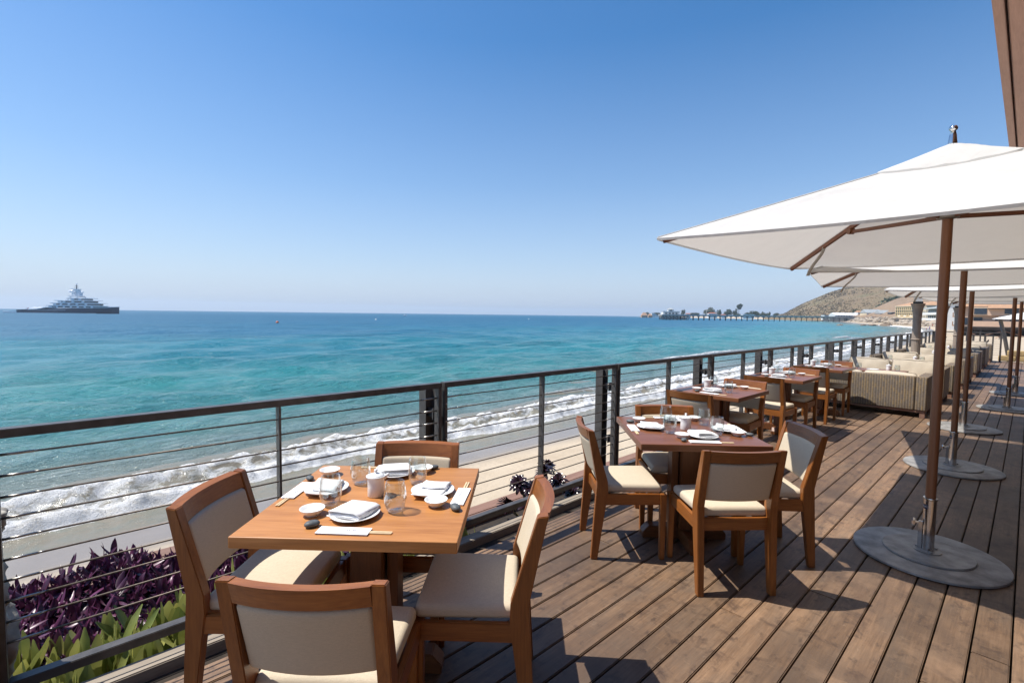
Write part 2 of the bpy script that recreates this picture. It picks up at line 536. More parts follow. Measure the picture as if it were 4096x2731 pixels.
def water_mat():
    t = NT('sea_water')
    geo = t.n('NewGeometry')
    sp = t.n('SeparateXYZ', Vector=geo.outputs['Position'])
    dist = t.n('Attribute', {'attribute_name': 'offshore'}).outputs['Fac']
    va = t.n('Mapping', Vector=geo.outputs['Position'], Scale=(0.02, 0.008, 0.02)).outputs[0]
    big = t.noise(va, 1.0, 4, 0.6)
    d2 = t.math('ADD', dist, t.math('MULTIPLY', t.math('SUBTRACT', big, 0.5), 0.35))
    c = t.ramp(d2, [(0.0, (0.23, 0.20, 0.145)), (0.18, (0.155, 0.195, 0.175)), (0.31, (0.080, 0.215, 0.205)), (0.44, (0.026, 0.215, 0.222)),
                    (0.58, (0.016, 0.182, 0.232)), (0.74, (0.014, 0.122, 0.212)), (0.92, (0.014, 0.104, 0.195))])
    patch = t.noise(t.n('Mapping', Vector=geo.outputs['Position'], Scale=(0.09, 0.03, 0.09)).outputs[0], 1.0, 5, 0.6)
    c = t.mix(t.math('MULTIPLY', t.math('SUBTRACT', patch, 0.42, True), 1.2), c, (0.008, 0.06, 0.085))
    w1 = t.noise(t.n('Mapping', Vector=geo.outputs['Position'], Scale=(1.0, 0.42, 1)).outputs[0], 1.5, 5, 0.62)
    w2 = t.noise(t.n('Mapping', Vector=geo.outputs['Position'], Scale=(1.0, 0.45, 1)).outputs[0], 4.0, 5, 0.68)
    w3 = t.noise(t.n('Mapping', Vector=geo.outputs['Position'], Scale=(1.0, 0.35, 1)).outputs[0], 0.18, 4, 0.6)
    n1 = t.bump(w3, 1.0, 1.5)
    n2 = t.bump(w1, 1.0, 0.55, n1)
    n3 = t.bump(w2, 1.0, 0.15, n2)
    ro = t.math('ADD', 0.06, t.math('MULTIPLY', t.math('POWER', dist, 2.0), 0.50))       # slopes too small to see far out
    return t.done(t.principled(Base_Color=c, Roughness=ro, IOR=1.33, Normal=n3, Specular_IOR_Level=0.5))
M['water'] = water_mat()

def shore_x(y):
    return np.interp(y, SHORE[:, 1], SHORE[:, 0])

def axis_steps(start, step, grow, end, cap=400.0):
    out, p = [0.0], 0.0
    while p < end:
        p += step
        out.append(p)
        step = min(step * grow, max(cap, p * 0.12))
    return np.array(out)

sx = -12.0 - axis_steps(0, 0.16, 1.022, 6000)
sx = sx[::-1]
yp = axis_steps(0, 0.30, 1.022, 6000)
sy = np.concatenate([(8 - yp[1:])[::-1], 8 + yp])
X, Y = np.meshgrid(sx, sy, indexing='ij')
cellx = np.gradient(sx)[:, None] * np.ones_like(X)
celly = np.gradient(sy)[None, :] * np.ones_like(X)
Z = np.full_like(X, SEA)
off = shore_x(Y) - X
damp = sstep(0.5, 9, off)
rng = np.random.RandomState(3)
for k in range(34):
    lam = 0.9 * (16 / 0.9) ** (k / 33.0)
    th = rng.normal(0.08, 0.42)
    ph = rng.rand() * 6.28
    kx, ky = math.cos(th) * 2 * math.pi / lam, math.sin(th) * 2 * math.pi / lam
    wgt = (1 - sstep(lam / 4.5, lam / 2.2, cellx)) * (1 - sstep(lam / 3.5, lam / 1.6, celly * abs(math.sin(th)) * 1.6))
    amp = 0.0095 * lam ** 0.82 * (0.7 + 0.6 * rng.rand())
    env = 0.5 + vnoise(X / (lam * 3.5) + k, Y / (lam * 5) + 2 * k, k)
    s = np.sin(kx * X + ky * Y + ph + 2.2 * fbm(X / 14, Y / 22, k + 40, 2))
    Z += damp * wgt * amp * env * (s + 0.25 * np.cos(2 * (kx * X + ky * Y + ph)))
offn = np.clip(np.log(np.clip(off, 0, None) / 3 + 1) / math.log(150), 0, 1)
sea = link('sea', gridmesh('sea', X, Y, Z, 'water', {'offshore': offn}))
tag(sea, 'blue green sea with small ripples reaching the horizon', 'sea', kind='structure')

def sand_mat():
    t = NT('beach_sand')
    geo = t.n('NewGeometry')
    wet = t.n('Attribute', {'attribute_name': 'wet'}).outputs['Fac']
    v = geo.outputs['Position']
    n1 = t.noise(v, 0.6, 6, 0.6)
    n2 = t.noise(v, 5, 6, 0.65)
    n3 = t.noise(v, 90, 3)
    dry = t.ramp(n1, [(0.3, (0.42, 0.335, 0.235)), (0.7, (0.52, 0.43, 0.315))])
    dry = t.mix(t.math('MULTIPLY', n3, 0.25), dry, (0.33, 0.26, 0.18))
    wc = t.ramp(n1, [(0.3, (0.21, 0.175, 0.14)), (0.7, (0.26, 0.22, 0.18))])
    c = t.mix(wet, dry, wc)
    ro = t.math('SUBTRACT', 0.85, t.math('MULTIPLY', wet, 0.62))
    bs = t.math('SUBTRACT', 0.5, t.math('MULTIPLY', wet, 0.46))
    nb = t.n('Bump', Height=t.math('ADD', n2, t.math('MULTIPLY', n3, 0.1)), Strength=bs, Distance=0.12).outputs[0]
    return t.done(t.principled(Base_Color=c, Roughness=ro, Normal=nb))
M['sand'] = sand_mat()

ts = np.concatenate([np.arange(-60, 40, 0.5), np.arange(40, 130, 2.0), np.arange(130, 500, 6.0), np.arange(500, 2110, 25.0), [2110]])
px_, py_ = shore_x(ts), ts
tx, ty = np.gradient(px_, ts), np.ones_like(ts)
ln = np.hypot(tx, ty)
nxv, nyv = ty / ln, -tx / ln                       # inland normal
dd = np.array([-6, -3, -1.5, 0, .5, 1, 1.5, 2, 2.4, 2.7, 3, 3.4, 3.8, 4.4, 5, 6, 7, 8, 9.3, 11, 14, 20, 32, 60, 110, 260, 600, 1500], float)
zz = np.interp(dd, [-6, 0, 3, 6, 10, 14, 20, 32, 60, 110, 260, 600, 1500], [-3.6, -3.02, -2.86, -2.62, -2.45, -2.40, -2.35, -1.9, 0.6, 2.2, 3.4, 4.0, 4.0])
S, D = np.meshgrid(np.arange(len(ts)), dd, indexing='ij')
BX = px_[S] + nxv[S] * D
BY = py_[S] + nyv[S] * D
near = 1 - sstep(200, 330, BY)
zf = np.interp(dd, [-6, 0, 6, 14, 25, 40, 60, 110, 260, 1500], [-3.6, -3.02, -2.4, -1.2, 0.6, 2.2, 3.0, 3.4, 4.0, 4.0])
farb = sstep(480, 800, BY)
BZ = zz[None, :] * (1 - farb) + zf[None, :] * farb
BZ = np.where(BX > -10, BZ * (1 - near) + np.minimum(BZ, -1.9) * near, BZ)     # the beach runs flat below the deck and the stilt house
BZ += 0.05 * (fbm(BX * 0.8, BY * 0.8, 5) - 0.5) * sstep(2.8, 5, D)
wet = 1 - sstep(2.2, 3.3, D + 1.1 * (fbm(BX * 0.25, BY * 0.12, 9, 3) - 0.5) - 0.002 * np.clip(BY, 0, 400))
beach = link('beach', gridmesh('beach', BX[:, ::-1], BY[:, ::-1], BZ[:, ::-1], 'sand', {'wet': wet[:, ::-1]}))
tag(beach, 'pale sand beach, wet and shiny along the water', 'beach', kind='structure')

def foam_mat():
    t = NT('surf_foam')
    geo = t.n('NewGeometry')
    fa = t.n('Attribute', {'attribute_name': 'foam'}).outputs['Fac']
    v = geo.outputs['Position']
    n1 = t.noise(t.n('Mapping', Vector=v, Scale=(1, 0.7, 1)).outputs[0], 2.6, 7, 0.7, 0.8)
    n2 = t.noise(v, 22, 5, 0.7)
    k = t.math('ADD', t.math('ADD', fa, t.math('MULTIPLY', t.math('SUBTRACT', n1, 0.5), 1.7)), t.math('MULTIPLY', t.math('SUBTRACT', n2, 0.5), 0.35))
    mask = t.ramp(k, [(0.36, (0, 0, 0)), (0.72, (1, 1, 1))])
    fc = t.ramp(n1, [(0.25, (0.60, 0.56, 0.48)), (0.5, (0.84, 0.84, 0.83))])
    nb = t.bump(n2, 0.9, 0.06, t.bump(n1, 0.9, 0.22))
    foam = t.principled(Base_Color=fc, Roughness=0.75, Normal=nb)
    wcol = t.ramp(n1, [(0.3, (0.22, 0.185, 0.135)), (0.7, (0.165, 0.18, 0.15))])
    wat = t.principled(Base_Color=wcol, Roughness=0.12, IOR=1.33, Normal=t.bump(n1, 0.6, 0.08))
    return t.done(t.n('MixShader', Fac=mask, i1=wat, i2=foam).outputs[0])
M['foam'] = foam_mat()

ys = [-9.0]
while ys[-1] < 420:
    y = ys[-1]
    ys.append(y + (0.065 if y < 16 else 0.065 * (1 + (y - 16) * 0.05)))
ys = np.array(ys)
ds = np.concatenate([np.arange(-1.6, 5.0, 0.065), np.arange(5.0, 16, 0.18)])
YY, DD = np.meshgrid(ys, ds, indexing='ij')
XX = shore_x(YY) - DD
front = 1.5 * (fbm(YY * 0.16, YY * 0 + 3, 21, 4) - 0.5) + 0.45 * (fbm(YY * 0.9, YY * 0 + 7, 22, 3) - 0.5) - 0.15 + 0.010 * np.clip(YY, 0, 60)
q = DD - front
crest2 = 2.0 + 0.9 * (fbm(YY * 0.1, YY * 0, 31, 3) - 0.5) * 2
tur = fbm(XX * 2.2, YY * 1.6, 11, 5) - 0.5
tur2 = fbm(XX * 6, YY * 5, 12, 4) - 0.5
h1 = 0.26 * sstep(0, 0.3, q) * np.exp(-np.clip(q - 0.3, 0, None) / 0.9)
h2 = 0.32 * np.exp(-((q - crest2) / 0.36) ** 2)
lump = sstep(0, 0.25, q) * (1 - sstep(2.4, 3.6, q))
ZZ = SEA + 0.055 + h1 + h2 + lump * (0.34 * tur + 0.20 * tur2) - 0.10 * sstep(4.0, 5.0, q) + 0.03 * (vnoise(XX, YY, 3) - .5) * sstep(1, 3, q)
far_q = sstep(14, 26, YY)                                     # farther along several lines break at once
for k, (c0, wid, sd) in enumerate([(5.2, 0.8, 51), (8.0, 0.9, 52), (11.5, 1.0, 53)]):
    cc = c0 + 2.2 * (fbm(YY * 0.06, YY * 0 + k, sd, 3) - 0.5)
    on = 0.6 * sstep(0.42, 0.6, fbm(YY * 0.05, YY * 0 + 9 * k, sd + 7, 2)) * far_q
    g = np.exp(-((q - cc) / wid) ** 2) * on
    ZZ += g * (0.30 + 0.2 * tur)
    if k == 0: fextra = g
    else: fextra = np.maximum(fextra, g)
brk = 0.66 + 0.9 * (fbm(XX * 0.55, YY * 0.35, 71, 4) - 0.28)
fo = 0.98 * sstep(-0.05, 0.10, q) * (1 - 0.62 * sstep(0.45, 1.25, q)) * (1 - sstep(2.2, 3.5, q)) * np.clip(brk + 0.35 * (q < 0.5), 0, 1.1) + 0.62 * np.exp(-((q - crest2 - 0.05) / 0.34) ** 2) + fextra * 0.8
fo = np.clip(fo + 0.1 * far_q * (1 - sstep(3.5, 6, q)), 0, 1.15)
keep = np.maximum(fo, 0) 
ZZ = np.where((q > 3.6), ZZ - 0.35 * (1 - sstep(0.05, 0.3, keep)), ZZ)
surf = link('surf_foam', gridmesh('surf_foam', XX[:, ::-1], YY[:, ::-1], ZZ[:, ::-1], 'foam', {'foam': fo[:, ::-1]}))
tag(surf, 'white breaking surf and foam along the sand', 'surf', kind='stuff')

# ------------------------------------------------------------------ hills behind the bay
RIDGE = [[-460, 1300, 2], [-414.95, 1243.47, 5.77], [-401.38, 1258.41, 10.78], [-364.88, 1225.38, 26.08], [-346.13, 1216.87, 35.35], [-321.57, 1214.73, 46.56], [-295.18, 1214.61, 58.45], [-277.41, 1219.51, 65.1], [-251.73, 1233.02, 73.33], [-218.39, 1254.88, 83.63], [-181.38, 1280.57, 92.75], [-133.03, 1303.33, 96.8], [-78.76, 1317.44, 97.24], [49.57, 1307.46, 89.32], [300, 1280, 85]]
FOOT = [[-430, 1220, 1], [-378.79, 1135.3, 1.8], [-348.79, 1094.13, 2], [-297.76, 1002.12, 2.5], [-271.35, 957.09, 3], [-241.31, 915.96, 3.5], [-219.62, 909.91, 4], [-202.74, 898.67, 4], [-175.58, 869.11, 4], [-146.95, 855.95, 4.5], [-113.77, 818.19, 5], [-79.18, 796.61, 5], [-44.29, 775.33, 5], [29.83, 737.24, 5], [250, 700, 5]]
SPUR = [[-165, 770, 3], [-150.89, 778.12, 9.0], [-145.44, 784.29, 13.07], [-138.83, 806.57, 19.46], [-127.42, 834.23, 28.85], [-115.46, 862.26, 35.75], [-88.6, 906.15, 41.34], [-31.7, 982.32, 48.32], [150, 1000, 50]]
SPURF = [[-150, 740, 2], [-141.4, 729.45, 3], [-133.83, 722.88, 3], [-123.37, 719.41, 3], [-107.29, 707.34, 3.5], [-92.04, 694.35, 4], [-66.63, 692.27, 4], [-20.83, 682.62, 4], [150, 660, 4]]

def hill_mat(name, cols, bush, th):
    t = NT(name)
    v = t.n('NewGeometry').outputs['Position']
    n1 = t.noise(v, 0.018, 6, 0.6)
    n2 = t.noise(v, 0.10, 6, 0.7)
    n3 = t.noise(v, 0.35, 5, 0.7)
    c = t.ramp(n1, [(0.3, cols[0]), (0.5, cols[1]), (0.7, cols[2])])
    c = t.mix(t.ramp(n2, [(th, (0, 0, 0)), (th + 0.12, (0.85, 0.85, 0.85))]), c, bush)
    c = t.mix(t.ramp(n3, [(0.52, (0, 0, 0)), (0.7, (0.6, 0.6, 0.6))]), c, tuple(k * 0.82 for k in cols[1]))
    nb = t.bump(t.math('ADD', n2, t.math('MULTIPLY', n3, 0.5)), 1.0, 5.0)
    return t.done(t.principled(Base_Color=c, Roughness=0.95, Normal=nb))
M['scrubhill'] = hill_mat('scrub_hillside', [(0.205, 0.142, 0.080), (0.235, 0.168, 0.092), (0.165, 0.145, 0.068)], (0.140, 0.120, 0.058), 0.54)
M['barehill'] = hill_mat('bare_dirt_slope', [(0.30, 0.20, 0.125), (0.34, 0.235, 0.15), (0.27, 0.185, 0.12)], (0.22, 0.15, 0.095), 0.60)

def loft(name, foot, ridge, mat, back=180, rough=4.0, n=90, m=44):
    F, Rg = np.array(foot, float), np.array(ridge, float)
    tF = np.linspace(0, 1, len(F))
    s = np.linspace(0, 1, n)
    f3 = np.stack([np.interp(s, tF, F[:, k]) for k in range(3)], 1)
    r3 = np.stack([np.interp(s, np.linspace(0, 1, len(Rg)), Rg[:, k]) for k in range(3)], 1)
    w = np.concatenate([np.linspace(-0.12, 1, m), [1.15, 1.5, 2.2]])
    P = np.zeros((n, len(w), 3))
    for j, a in enumerate(w):
        if a <= 1:
            e = max(a, 0)
            z = f3[:, 2] + (r3[:, 2] - f3[:, 2]) * (0.72 * e + 0.28 * math.sin(e * math.pi / 2)) - (6 if a < 0 else 0)
            P[:, j, :2] = f3[:, :2] + (r3[:, :2] - f3[:, :2]) * a
            P[:, j, 2] = z
        else:
            P[:, j, :2] = f3[:, :2] + (r3[:, :2] - f3[:, :2]) * a
            P[:, j, 2] = r3[:, 2] * (1 - 0.25 * (a - 1))
    env = np.clip(w, 0, 1) * (1 - 0.75 * np.clip(w - 0.8, 0, 0.2) / 0.2)
    nz = fbm(P[..., 0] * 0.012, P[..., 1] * 0.012, 4, 4) - 0.5 + 0.35 * (fbm(P[..., 0] * 0.07, P[..., 1] * 0.07, 8, 4) - 0.5)
    P[..., 2] += nz * rough * 3 * env[None, :] * np.clip(r3[:, None, 2] / 40, 0.1, 1)
    return gridmesh(name, P[..., 0], P[..., 1], P[..., 2], mat)
tag(link('scrub_hill', loft('scrub_hill', FOOT, RIDGE, 'scrubhill')), 'brown green scrub covered hill above the bay', 'hill', kind='structure')
tag(link('bare_hill', loft('bare_hill', SPURF, SPUR, 'barehill', rough=2.0)), 'bare tan dirt slope in front of the hill', 'hill', kind='structure')

# ------------------------------------------------------------------ the deck
DX0, PITCHX, PW = 0.018, 0.1385, 0.1305
mb = MB().box(-2.595, 4.2, -2.2, 27.0, -0.34, -0.045)
deck = tag(link('deck', mb.mesh('deck_frame', M['soil'])), 'brown hardwood plank deck above the beach', 'deck', kind='structure')
plank_cache = {}
def plank_mesh(L, w):
    key = (round(L, 2), round(w, 3))
    if key not in plank_cache:
        plank_cache[key] = MB().box(-w / 2, w / 2, 0.0015, L - 0.0015, -0.038, 0).mesh('plank', 'deck', bevel=0.004, seg=2)
    return plank_cache[key]
k = -30
lens = [9.0, 12.0, 15.0]
while True:
    xc = DX0 + PITCHX * (k + 0.5)
    k += 1
    if xc < -2.53:
        continue
    if xc > 1.75:
        break
    y = -2.2 - random.random() * 11.0
    while y < 26.95:
        L = random.choice(lens)
        y1 = y + L
        a, b = max(y, -2.2), min(y1, 26.95)
        if b - a > 0.05:
            link('plank', plank_mesh(b - a if (a != y or b != y1) else L, PW), deck, (xc, a, random.uniform(-0.0012, 0.0012)), (random.uniform(-0.002, 0.002) * 0, 0, 0))
        y = y1
# wide inland boards under the roof stay out of the picture and are one sheet
link('inland_decking', MB().box(1.76, 4.2, -2.2, 26.95, -0.03, -0.001).mesh('inland_decking', 'deck'), deck)
kerb = MB().box(-2.69, -2.598, -2.2, 27.0, -0.16, 0.012)
link('edge_board', kerb.mesh('edge_board', 'greytimber', bevel=0.005), deck)

# roof overhang above the camera: fascia and soffit boards parallel to the railing
RZ = 3.3
roof = tag(link('roof', MB().box(-0.17, 5.2, -3.0, 16.0, RZ + 0.03, RZ + 0.16).mesh('roof_slab', 'soffit')), 'brown board soffit of the restaurant roof overhead', 'roof', kind='structure')
fm = MB().box(-0.225, -0.178, -3.0, 16.0, RZ - 0.004, RZ + 0.19).mesh('fascia_board', 'soffit', bevel=0.003)
link('fascia_board', fm, roof)
sm = MB().box(-0.064, 0.064, -3.0, 16.0, RZ, RZ + 0.028).mesh('soffit_board', 'soffit', bevel=0.002)
for i in range(14):
    link('soffit_board', sm, roof, (-0.164 + 0.066 + i * 0.142, 0, 0))
wall = tag(link('restaurant_wall', MB().box(4.2, 4.45, -3, 27, -0.3, RZ + 0.03).mesh('restaurant_wall', 'soffit')), 'brown boarded wall of the restaurant', 'wall', kind='structure')

# ------------------------------------------------------------------ planter, sea wall and timber caps
XR = -2.735
tag(link('planter_soil', MB().box(-4.45, -2.70, -2.5, 1.9, -0.7, -0.34).box(-3.5, -2.70, 1.9, 27, -0.7, -0.34).mesh('planter_soil', 'soil')), 'dark soil of the planter below the railing', 'soil', kind='structure')
tag(link('sea_wall', MB().box(-4.55, -4.451, -2.5, 1.95, -3.2, -0.36).box(-3.60, -3.501, 1.951, 27, -3.2, -0.36).box(-4.45, -3.61, 1.85, 1.95, -3.2, -0.361).mesh('sea_wall', 'concrete')), 'concrete sea wall below the deck', 'wall', kind='structure')
cap_a = MB().box(-0.075, 0.075, 0, 4.4, -0.035, 0).mesh('cap_plank', 'timber', bevel=0.006)
cap_b = MB().box(-0.075, 0.075, 0, 5.0, -0.035, 0).mesh('cap_plank_long', 'timber', bevel=0.006)
capo = tag(link('timber_capping', MB().box(-4.62, -4.36, -2.5, 1.94, -0.358, -0.337).box(-3.66, -3.36, 1.96, 27, -0.358, -0.337).mesh('capping_base', 'timber')), 'brown timber capping boards on the sea wall', 'capping', kind='structure')
for xo in (-4.565, -4.41):
    link('capping_plank', cap_a, capo, (xo, -2.48, -0.30))
for xo in (-3.60, -3.445):
    for j in range(5):
        link('capping_plank', cap_b, capo, (xo, 1.97 + j * 5.005, -0.30))

# ------------------------------------------------------------------ cable railing
PL = 2.06
P0 = -0.159
LONG = 0.068                                    # the first panel starts a little earlier
toprail = MB().box(-0.029, 0.029, 0.004, PL - 0.016, 1.093, 1.129).mesh('top_rail', 'steel', bevel=0.003)
botrail = MB().box(-0.026, 0.026, 0.032, PL - 0.046, 0.062, 0.104).mesh('bottom_rail', 'steel', bevel=0.003)
endpost = MB().box(-0.028, 0.028, 0.004, 0.030, -0.30, 1.0925).mesh('end_post', 'steel', bevel=0.003)
midpost = MB().box(-0.028, 0.028, -0.0055, 0.0055, 0.1041, 1.0925).mesh('mid_post', 'steel', bevel=0.0015)
CZ = [1.024 - 0.0849 * i for i in range(10)]
cable_m = MB().tube([(0, 0.031, 0), (0, PL / 2, -0.003), (0, PL - 0.046, 0)], 0.0042, 6).mesh('cable', 'cable', True)
fit_m = MB().tube([(0, 0.031, 0), (0, 0.13, 0)], 0.0055, 8).tube([(0, 0.13, 0), (0, 0.155, 0)], [0.0055, 0.003], 8).mesh('cable_fitting', 'fitting', True)
fit_m2 = MB().tube([(0, PL - 0.045, 0), (0, PL - 0.145, 0)], 0.0055, 8).tube([(0, PL - 0.145, 0), (0, PL - 0.17, 0)], [0.0055, 0.003], 8).mesh('cable_fitting_end', 'fitting', True)
bolt_m = MB().lathe([(0.007, 0), (0.007, 0.003), (0.004, 0.005), (0, 0.005)], 10).mesh('bolt', 'fitting')
hinge_m = MB().box(-0.012, 0.012, -0.018, 0.0, -0.03, 0.03).tube([(0, -0.016, -0.04), (0, -0.016, 0.04)], 0.008, 8).mesh('hinge', 'steel')
ORD = ['first', 'second', 'third', 'fourth', 'fifth', 'sixth', 'seventh', 'eighth', 'ninth', 'tenth', 'eleventh', 'twelfth', 'thirteenth']
RAIL_AT = ['behind the purple plants and green succulents', 'in front of the dark rosette succulent', 'behind the table with four chairs', 'beside the gap between the first railing tables',
           'beside the middle railing table', 'beside the last railing table', 'beside the first wicker sofa', 'beside the second wicker sofa', 'beside the front patio heater',
           'just past the front patio heater', 'beside the far sofas', 'last before the beach end of the deck', 'at the end']
for i in range(13):
    if i == 0:
        continue
    parts = [('top_rail', toprail), ('bottom_rail', botrail), ('end_post', endpost, (0, 0, 0)), ('end_post', endpost, (0, PL - 0.048, 0)),
             ('mid_post', midpost, (0, PL / 2 - 0.03, 0))]
    for z in CZ:
        sub = [('cable_fitting', fit_m), ('cable_fitting', fit_m2)] if i < 5 else []
        parts.append(('cable', cable_m, (0, 0, z), None, sub))
    if i < 3:
        for z in (0.98, 0.86, 0.74, 0.47, 0.22):
            parts.append(('bolt', bolt_m, (0.0282, 0.017, z), (0, rad(90), 0)))
        parts += [('hinge', hinge_m, (0, 0, 0.86)), ('hinge', hinge_m, (0, 0, 0.25))]
    thing('cable_railing', 'dark steel cable railing panel ' + RAIL_AT[i], 'railing', parts, (XR, P0 + i * PL, 0), group='railing panels along the deck')
def tall(me):
    # stretch a panel piece towards the start of the railing
    c = me.copy()
    for v in c.vertices:
        if v.co.y < 0.3: v.co.y -= LONG
    return c
cable_0, fit_0 = tall(cable_m), tall(fit_m)
parts = [('top_rail', tall(toprail)), ('bottom_rail', tall(botrail)), ('end_post', endpost, (0, -LONG, 0)), ('end_post', endpost, (0, PL - 0.048, 0)), ('mid_post', midpost, (0, PL / 2 - 0.03, 0))]
parts += [('cable', cable_0, (0, 0, z), None, [('cable_fitting', fit_0), ('cable_fitting', fit_m2)]) for z in CZ]
thing('cable_railing', 'dark steel cable railing panel ' + RAIL_AT[0], 'railing', parts, (XR, P0, 0), group='railing panels along the deck')
# the return railing across the beach end of the deck
ret = [('top_rail', MB().box(0, 2.0, -0.03, 0.03, 1.09, 1.129).mesh('return_top_rail', 'steel'))]
for x in (0.0, 0.97, 1.94):
    ret.append(('post', MB().box(x, x + 0.055, -0.028, 0.028, -0.3, 1.0895).mesh('return_post', 'steel')))
for z in CZ:
    ret.append(('cable', MB().tube([(0.05, 0, z), (1.95, 0, z)], 0.004, 5).mesh('return_cable', 'cable')))
thing('end_railing', 'dark cable railing across the beach end of the deck', 'railing', ret, (XR + 0.04, 26.5, 0))
# steel H columns that carry the railing
hcol = MB().box(-0.042, 0.042, -0.045, -0.037, -3.0, 1.06).box(-0.042, 0.042, 0.037, 0.045, -3.0, 1.06).box(-0.004, 0.004, -0.037, 0.037, -3.0, 1.06).mesh('column', 'steel')
brk = MB().box(0.004, 0.146, -0.012, 0.012, -0.03, 0.03).box(0.1, 0.112, -0.03, 0.03, -0.04, 0.04).mesh('bracket', 'steel', bevel=0.002)
for i in range(1, 13):
    y = P0 + i * PL
    thing('steel_column', 'dark steel column bracing the railing joint after panel ' + ORD[i - 1], 'column', [('column', hcol), ('bracket', brk, (0.0, 0, 0.90)), ('bracket', brk, (0.0, 0, 0.38))],
          (XR - 0.175, y, 0), group='columns behind the railing joints')
# broad dark post and rough pier where the railing starts
thing('end_column', 'broad dark steel post at the start of the railing', 'post', [('post', MB().box(-0.06, 0.07, -0.36, -0.071, -0.4, 1.09).mesh('broad_post', 'steel', bevel=0.003))], (XR, P0, 0))
def rough(x, y, z):
    n_ = 0.020 * math.sin(z * 9.0 + 1.0) + 0.014 * math.sin(z * 23 + x * 30) + 0.010 * math.sin(z * 57 + x * 70 + 2) + 0.006 * math.sin(z * 131 + x * 40)
    return (x + 0.3 * n_, y + (n_ if y > 0 else 0), z)
one('rough_pier', rbox(0.06, 0.10, 0.62, 0.02, 40, rough).mesh('rough_pier', 'concrete', True), 'rough broken edge of a plastered pier behind the broad post', 'pier', (XR - 0.16, P0 - 0.145, 0.14))

# ------------------------------------------------------------------ chairs
CH = 0.83
rear_prof = [(-0.248, 0), (-0.206, 0), (-0.146, 0.43), (-0.148, 0.50), (-0.246, CH - 0.006), (-0.286, CH), (-0.218, 0.50)]
def post_mesh(s):
    # tapers and splays slightly towards the foot
    return MB().prism(rear_prof, 'x', -0.021, 0.021).mesh('rear_post', 'teak_z', bevel=0.003, fn=lambda x, y, z: (x * (0.85 + 0.15 * min(z / 0.4, 1)) + s * (0.212 + 0.006 * z), y, z))
fl_m = MB().add([(-.016, -.016, 0), (.016, -.016, 0), (.016, .016, 0), (-.016, .016, 0), (-.021, -.021, .4249), (.021, -.021, .4249), (.021, .021, .4249), (-.021, .021, .4249)],
                [(0, 3, 2, 1), (4, 5, 6, 7), (0, 1, 5, 4), (1, 2, 6, 5), (2, 3, 7, 6), (3, 0, 4, 7)]).mesh('front_leg', 'teak_z', bevel=0.003)
def bow(x): return -0.030 * (1 - (x / 0.20) ** 2)
def lean(z): return -0.176 - (z - 0.5) * 0.29
tr = MB()
n = 14
for i in range(n):
    xa, xb = -0.197 + 0.394 * i / n, -0.197 + 0.394 * (i + 1) / n
    vs = []
    for x in (xa, xb):
        for (dy, z) in ((-0.019, 0.762), (0.019, 0.757), (0.019, CH - 0.007), (-0.019, CH - 0.002)):
            vs.append((x, lean(z) + dy + bow(x), z))
    fs = [(0, 1, 5, 4), (1, 2, 6, 5), (2, 3, 7, 6), (3, 0, 4, 7)]
    if i == 0: fs.append((0, 3, 2, 1))
    if i == n - 1: fs.append((4, 5, 6, 7))
    tr.add(vs, fs)
trm = tr.mesh('top_rail', 'teak_x')
bm = bmesh.new(); bm.from_mesh(trm); bmesh.ops.remove_doubles(bm, verts=bm.verts, dist=1e-5); bmesh.ops.recalc_face_normals(bm, faces=bm.faces); bm.to_mesh(trm); bm.free()
def pad_fn(x, y, z):
    zc = z + 0.642
    return (x, y * (1 + 0.12 * (1 - (x / 0.2) ** 2)) + lean(zc) + bow(x) + 0.006, zc)
pad_m = rbox(0.196, 0.022, 0.1145, 0.016, 10, pad_fn).mesh('back_pad', 'linen', True)
def seat_fn(x, y, z):
    k = 1 - 0.05 * (0.2 - y) / 0.4
    cz = z + 0.449 + (0.014 * (1 - (x / 0.21) ** 2) * (1 - ((y) / 0.21) ** 2) if z > 0 else 0)
    return (x * k, y + 0.022, cz)
seat_m = rbox(0.214, 0.196, 0.027, 0.022, 10, seat_fn).mesh('seat_cushion', 'linen', True)
side_rail = MB().box(-0.011, 0.011, -0.168, 0.199, 0.352, 0.423).mesh('side_rail', 'teak_y', bevel=0.003)
cross_rail = MB().box(-0.199, 0.199, -0.011, 0.011, 0.352, 0.423).mesh('cross_rail', 'teak_x', bevel=0.003)
pL, pR = post_mesh(-1), post_mesh(1)
CHAIR = [('rear_post', pL), ('rear_post', pR), ('front_leg', fl_m, (-0.2205, 0.22, 0)), ('front_leg', fl_m, (0.2205, 0.22, 0)),
         ('side_rail', side_rail, (-0.2185, 0, 0)), ('side_rail', side_rail, (0.2185, 0, 0)),
         ('cross_rail', cross_rail, (0, 0.222, 0)), ('cross_rail', cross_rail, (0, -0.182, 0)),
         ('seat_cushion', seat_m), ('back_pad', pad_m), ('top_rail', trm)]
TA = rad(45.5)
def chair(tx, ty, ta, a, b, facing, label, group):
    """a, b in the table's own axes; facing = angle of the sitter's view in those axes (0 = +a)"""
    x = tx + a * math.cos(ta) - b * math.sin(ta)
    y = ty + a * math.sin(ta) + b * math.cos(ta)
    return thing('dining_chair', label, 'chair', CHAIR, (x, y, 0), ta + rad(facing) - math.pi / 2, group, (1, 1, 1.035))

